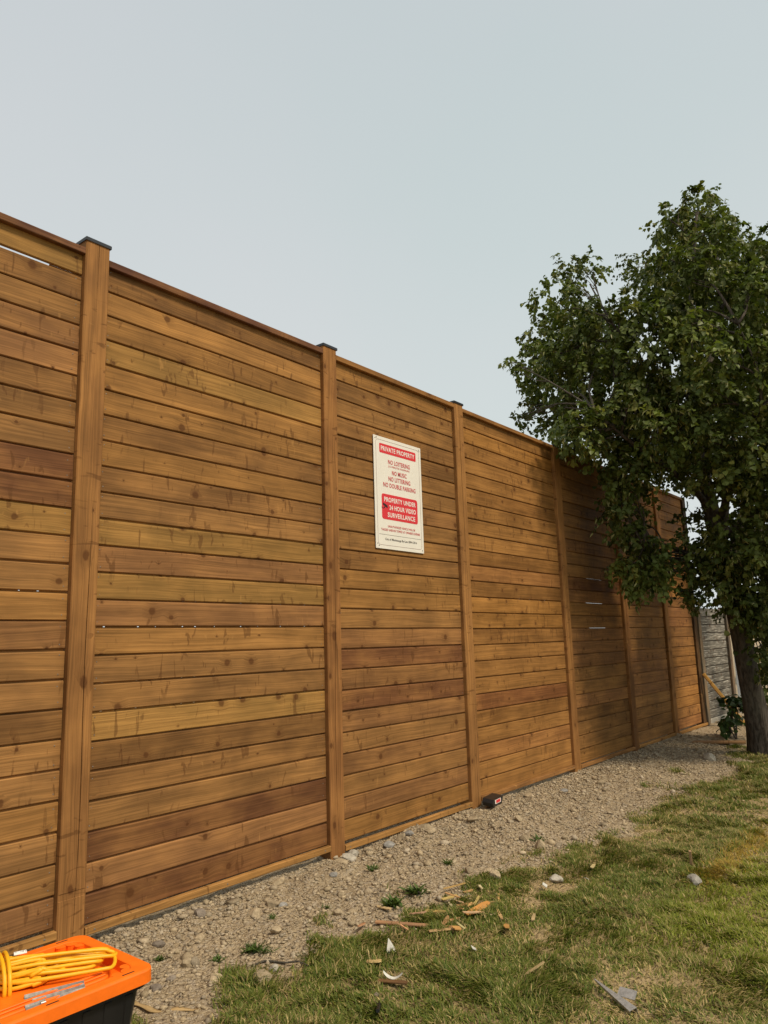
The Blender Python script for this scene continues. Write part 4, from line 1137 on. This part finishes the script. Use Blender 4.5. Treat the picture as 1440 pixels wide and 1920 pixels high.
# ------------------------------------------------------------------ wood chips and litter
M['chip'] = wood('wood_chip', knots=0.0)
cr_ = np.random.default_rng(15)
def chip_mesh(L, w, t):
    n = 6
    V = []
    for i in range(n):
        u = i / (n - 1)
        x = (u - .5) * L
        ww = w * (1 if 0 < i < n - 1 else cr_.uniform(.35, .9)) * cr_.uniform(.8, 1.1)
        sh = cr_.uniform(-.1, .1) * w
        bend = .05 * L * (u - .5) ** 2 * cr_.uniform(0, 2)
        V += [(x, -ww + sh, bend), (x, ww + sh, bend), (x, ww + sh, bend + t), (x, -ww + sh, bend + t)]
    Fc = []
    for i in range(n - 1):
        for s_ in range(4):
            s2 = (s_ + 1) % 4
            Fc.append((4 * i + s_, 4 * i + s2, 4 * i + 4 + s2, 4 * i + 4 + s_))
    Fc += [(3, 2, 1, 0), tuple(4 * (n - 1) + i for i in range(4))]
    return mesh_data('wood_chip', V, [q_[::-1] for q_ in Fc], M['chip'])
def chip(x, y, L, w, rz, label, group=None, z=.016, tone=(.60, .37, .145), tilt=None):
    o = obj('wood_chip', chip_mesh(L, w, .005), None, (x, y, float(ground_z(x, y)) + z), (cr_.uniform(-.25, .25), cr_.uniform(-.22, .22) if tilt is None else tilt, rz), tuple(c * cr_.uniform(.85, 1.1) for c in tone))
    return tag(o, label, 'wood chip', group)
G1 = 'splintered wood chips in the pile on the grass'
L1 = 'fresh yellow wood chip in the scattered pile on the grass edge'
for i in range(26):
    x = 3.60 + cr_.normal() * .19; y = -1.25 + cr_.normal() * .14
    cl_ = cr_.uniform(.05, .15); og = cr_.random() < .7
    side_ = ('upper ' if y - .62 * (x - 3.6) > -1.22 else 'lower ') + ('left' if x * .63 - y * .78 < 3.2 else ('middle' if x * .63 - y * .78 < 3.28 else 'right'))
    chip(x, y, cl_, cr_.uniform(.005, .013), cr_.uniform(0, 6.28), ('long ' if cl_ > .105 else ('medium ' if cl_ > .075 else 'short ')) + ('orange' if og else 'pale cream') + ' wood splinter in the ' + side_ + ' of the scattered chip pile', G1, cr_.uniform(.006, .024), (.56, .36, .15) if og else (.60, .46, .27))
chip(3.57, -1.36, .17, .022, -.2, 'largest orange wood chip, broad and split, on the chip pile', None, .034, (.62, .33, .09))
chip(3.52, -1.39, .20, .009, -.3, 'long narrow pale splinter on the lower edge of the chip pile', None, .026, (.68, .50, .26))
chip(3.45, -1.60, .11, .014, .55, 'single short orange chip just right of the chip pile', None, .024, (.62, .36, .11))
chip(3.62, -1.66, .09, .009, .4, 'small tan splinter in the grass right of the chip pile', None, .022, (.58, .42, .2))
chip(3.90, -1.17, .13, .010, .75, 'pale splinter lying at the dirt edge above the chip pile', None, .020, (.66, .53, .33))
chip(2.74, -1.34, .065, .022, -.9, 'flat tan wood chip alone in the front grass', None, .026, (.56, .40, .20))
chip(3.33, -.92, .10, .010, 1.5, 'tan wood splinter on the dirt near the weeds', None, .010, (.50, .36, .19))
chip(3.05, -1.0, .08, .010, .3, 'short brown splinter at the dirt edge', None, .014, (.45, .28, .14))
chip(3.28, -1.42, .05, .020, .9, 'small square orange chip left of the chip pile', None, .026, (.62, .38, .13))
chip(3.35, -1.13, .09, .014, 1.9, 'pinkish wood chip between the strip and the pile', None, .022, (.52, .32, .2))
chip(3.08, -1.95, .10, .008, 2.3, 'pale thin splinter standing in the lawn', None, .03, (.55, .42, .24), .5)
chip(4.6, -1.55, .08, .01, .2, 'tan splinter out on the lawn', None, .02, (.5, .36, .18))
lath = box_obj('wood_strip', (-.165, .165, -.013, .013, 0, .009), M['chip'], None, .002, (3.23, -1.15, float(ground_z(3.23, -1.15)) + .016), (.04, 0, math.atan2(-.32, .14)), (.36, .20, .11))
tag(lath, 'long thin brown wood strip lying flat left of the chip pile', 'wood strip')
l2 = box_obj('wood_strip', (-.07, .07, -.011, .011, 0, .007), M['chip'], None, .002, (3.24, -1.36, float(ground_z(3.24, -1.36)) + .018), (.05, .05, -.6), (.42, .27, .13))
tag(l2, 'short olive brown wood strip just below the long strip', 'wood strip')
v, f = tube_vf(spline([(2.45, -.885, .014), (2.50, -.90, .018), (2.545, -.97, .012), (2.575, -1.03, .020), (2.585, -1.09, .013)], 24), np.linspace(.0055, .003, 24), 6, wob=.12)
tg_ = obj('twig', mesh_data('twig', v, f, M['bark'], True)); tg_.location.z = float(ground_z(2.53, -.98))
tag(tg_, 'dark curved twig on the dirt at the grass edge', 'twig')
# pale curled shaving near the bin
V, Fc = [], []
sp_ = spline([(1.92, -.70, .012), (1.935, -.78, .016), (1.945, -.86, .010), (2.0, -.93, .014), (2.06, -1.0, .010)], 20)
for i in range(20):
    V += [sp_[i] + np.array((.011, .004, .004 * math.sin(i))), sp_[i] - np.array((.011, .004, 0)), sp_[i] - np.array((.011, .004, .003)), sp_[i] + np.array((.011, .004, .004 * math.sin(i) - .003))]
for i in range(19):
    for s_ in range(4):
        s2 = (s_ + 1) % 4
        Fc.append((4 * i + s_, 4 * i + s2, 4 * i + 4 + s2, 4 * i + 4 + s_))
shv = obj('wood_shaving', mesh_data('wood_shaving', V, Fc, M['chip'], True), None, (0, 0, float(ground_z(1.95, -.85))), (0, 0, 0), (.52, .36, .17))
tag(shv, 'long curved tan shaving on the dirt beside the bin', 'wood shaving')
M['white'] = plain('white_scrap', (.56, .54, .48), .6, .2, 0, .12, 60)
def scrap(name, P, t, loc, rz, label, cat):
    n = len(P)
    V = [(x, y, z) for x, y, z in P] + [(x, y, z + t) for x, y, z in P]
    Fc = [tuple(range(n - 1, -1, -1)), tuple(range(n, 2 * n))] + [(i, (i + 1) % n, n + (i + 1) % n, n + i) for i in range(n)]
    o = obj(name, mesh_data(name, V, Fc, M['white']), None, (loc[0], loc[1], float(ground_z(*loc[:2])) + loc[2]), (0, 0, rz))
    return tag(o, label, cat)
scrap('paper_scrap', [(-.022, -.012, 0), (.02, -.016, .004), (.024, .004, .012), (.004, .012, .045), (-.004, .014, .055)], .0015, (2.88, -1.32, .014), -.6, 'pointed white paper scrap standing in the front grass', 'paper scrap')
scrap('paper_scrap', [(-.02, -.01, 0), (.024, -.012, 0), (.024, .012, .014), (-.018, .012, .014)], .004, (4.08, -1.49, .02), .4, 'small white scrap in the lawn right of the chip pile', 'paper scrap')
scrap('paper_scrap', [(-.012, -.008, 0), (.014, -.008, 0), (.012, .01, .01), (-.01, .01, .01)], .003, (4.35, -1.62, .02), 1.2, 'tiny white scrap further out on the lawn', 'paper scrap')
scrap('paper_scrap', [(-.014, -.008, 0), (.014, -.008, 0), (.014, .012, .012), (-.014, .01, .008)], .003, (3.12, -1.62, .022), .8, 'tiny white scrap in the grass near the metal piece', 'paper scrap')
# bark peel with a curled pale rind
peel = empty('bark_peel', (2.665, -1.50, float(ground_z(2.665, -1.5)) + .014), -1.15)
tag(peel, 'curled white peel on a brown strip in the front grass', 'peel')
box_obj('strip', (-.06, .065, -.012, .012, 0, .008), M['chip'], peel, .002, color=(.14, .075, .035))
V, Fc = [], []
for i in range(13):
    u = i / 12 * 2 - 1
    wd_ = .010 * (1 - .85 * abs(u) ** 3)
    V += [(u * .042, .016 + wd_, .012 + .026 * u * u), (u * .042, .016 - wd_, .010 + .020 * u * u)]
for i in range(12): Fc.append((2 * i, 2 * i + 1, 2 * i + 3, 2 * i + 2))
obj('rind', mesh_data('rind', V, Fc, M['white'], True), peel)
bs = box_obj('plastic_peg', (-.055, .055, -.007, .007, 0, .012), M['blackplastic'], None, .003, (2.43, -1.62, float(ground_z(2.43, -1.62)) + .02), (0, -.15, math.atan2(-.08, -.11)))
tag(bs, 'short black plastic peg lying in the grass at the bottom edge', 'peg')
# galvanised tapered stake with a bent flap
mk_ = empty('metal_stake', (3.05, -2.31, float(ground_z(3.05, -2.31)) + .028), math.atan2(-.19, -.12))
tag(mk_, 'tapered grey metal stake with a bent flap lying in the lawn', 'metal stake')
def channel(L, w0, w1, h0, h1):
    V, Fc = [], []
    for i in range(8):
        u = i / 7
        w = w0 + (w1 - w0) * u; h = h0 + (h1 - h0) * u; x = -.13 + L * u
        V += [(x, -w, -h), (x, -w, 0), (x, w, 0), (x, w, -h), (x, w - .002, -h), (x, w - .002, -.002), (x, -w + .002, -.002), (x, -w + .002, -h)]
    for i in range(7):
        for s_ in range(8):
            s2 = (s_ + 1) % 8
            Fc.append((8 * i + s_, 8 * i + 8 + s_, 8 * i + 8 + s2, 8 * i + s2))
    Fc += [tuple(range(8)), tuple(56 + i for i in range(7, -1, -1))]
    return V, Fc
obj('channel', mesh_data('channel', *channel(.25, .002, .017, .006, .024), M['steel']), mk_, (0, 0, 0), (.25, .05, 0))
V, Fc = box_vf(-.035, .040, -.018, .018, 0, .003)
obj('flap', mesh_data('flap', V, Fc, M['steel']), mk_, (.035, .036, .010), (.7, -.05, .43))
sk = box_obj('wooden_peg', (-.055, .055, -.008, .008, -.008, .008), M['chip'], None, .002, (4.96, -2.03, float(ground_z(4.96, -2.03)) + .055), (0, math.radians(72), .3), (.36, .24, .14))
tag(sk, 'thin brown wooden peg standing in the lawn behind the grey stone', 'peg')
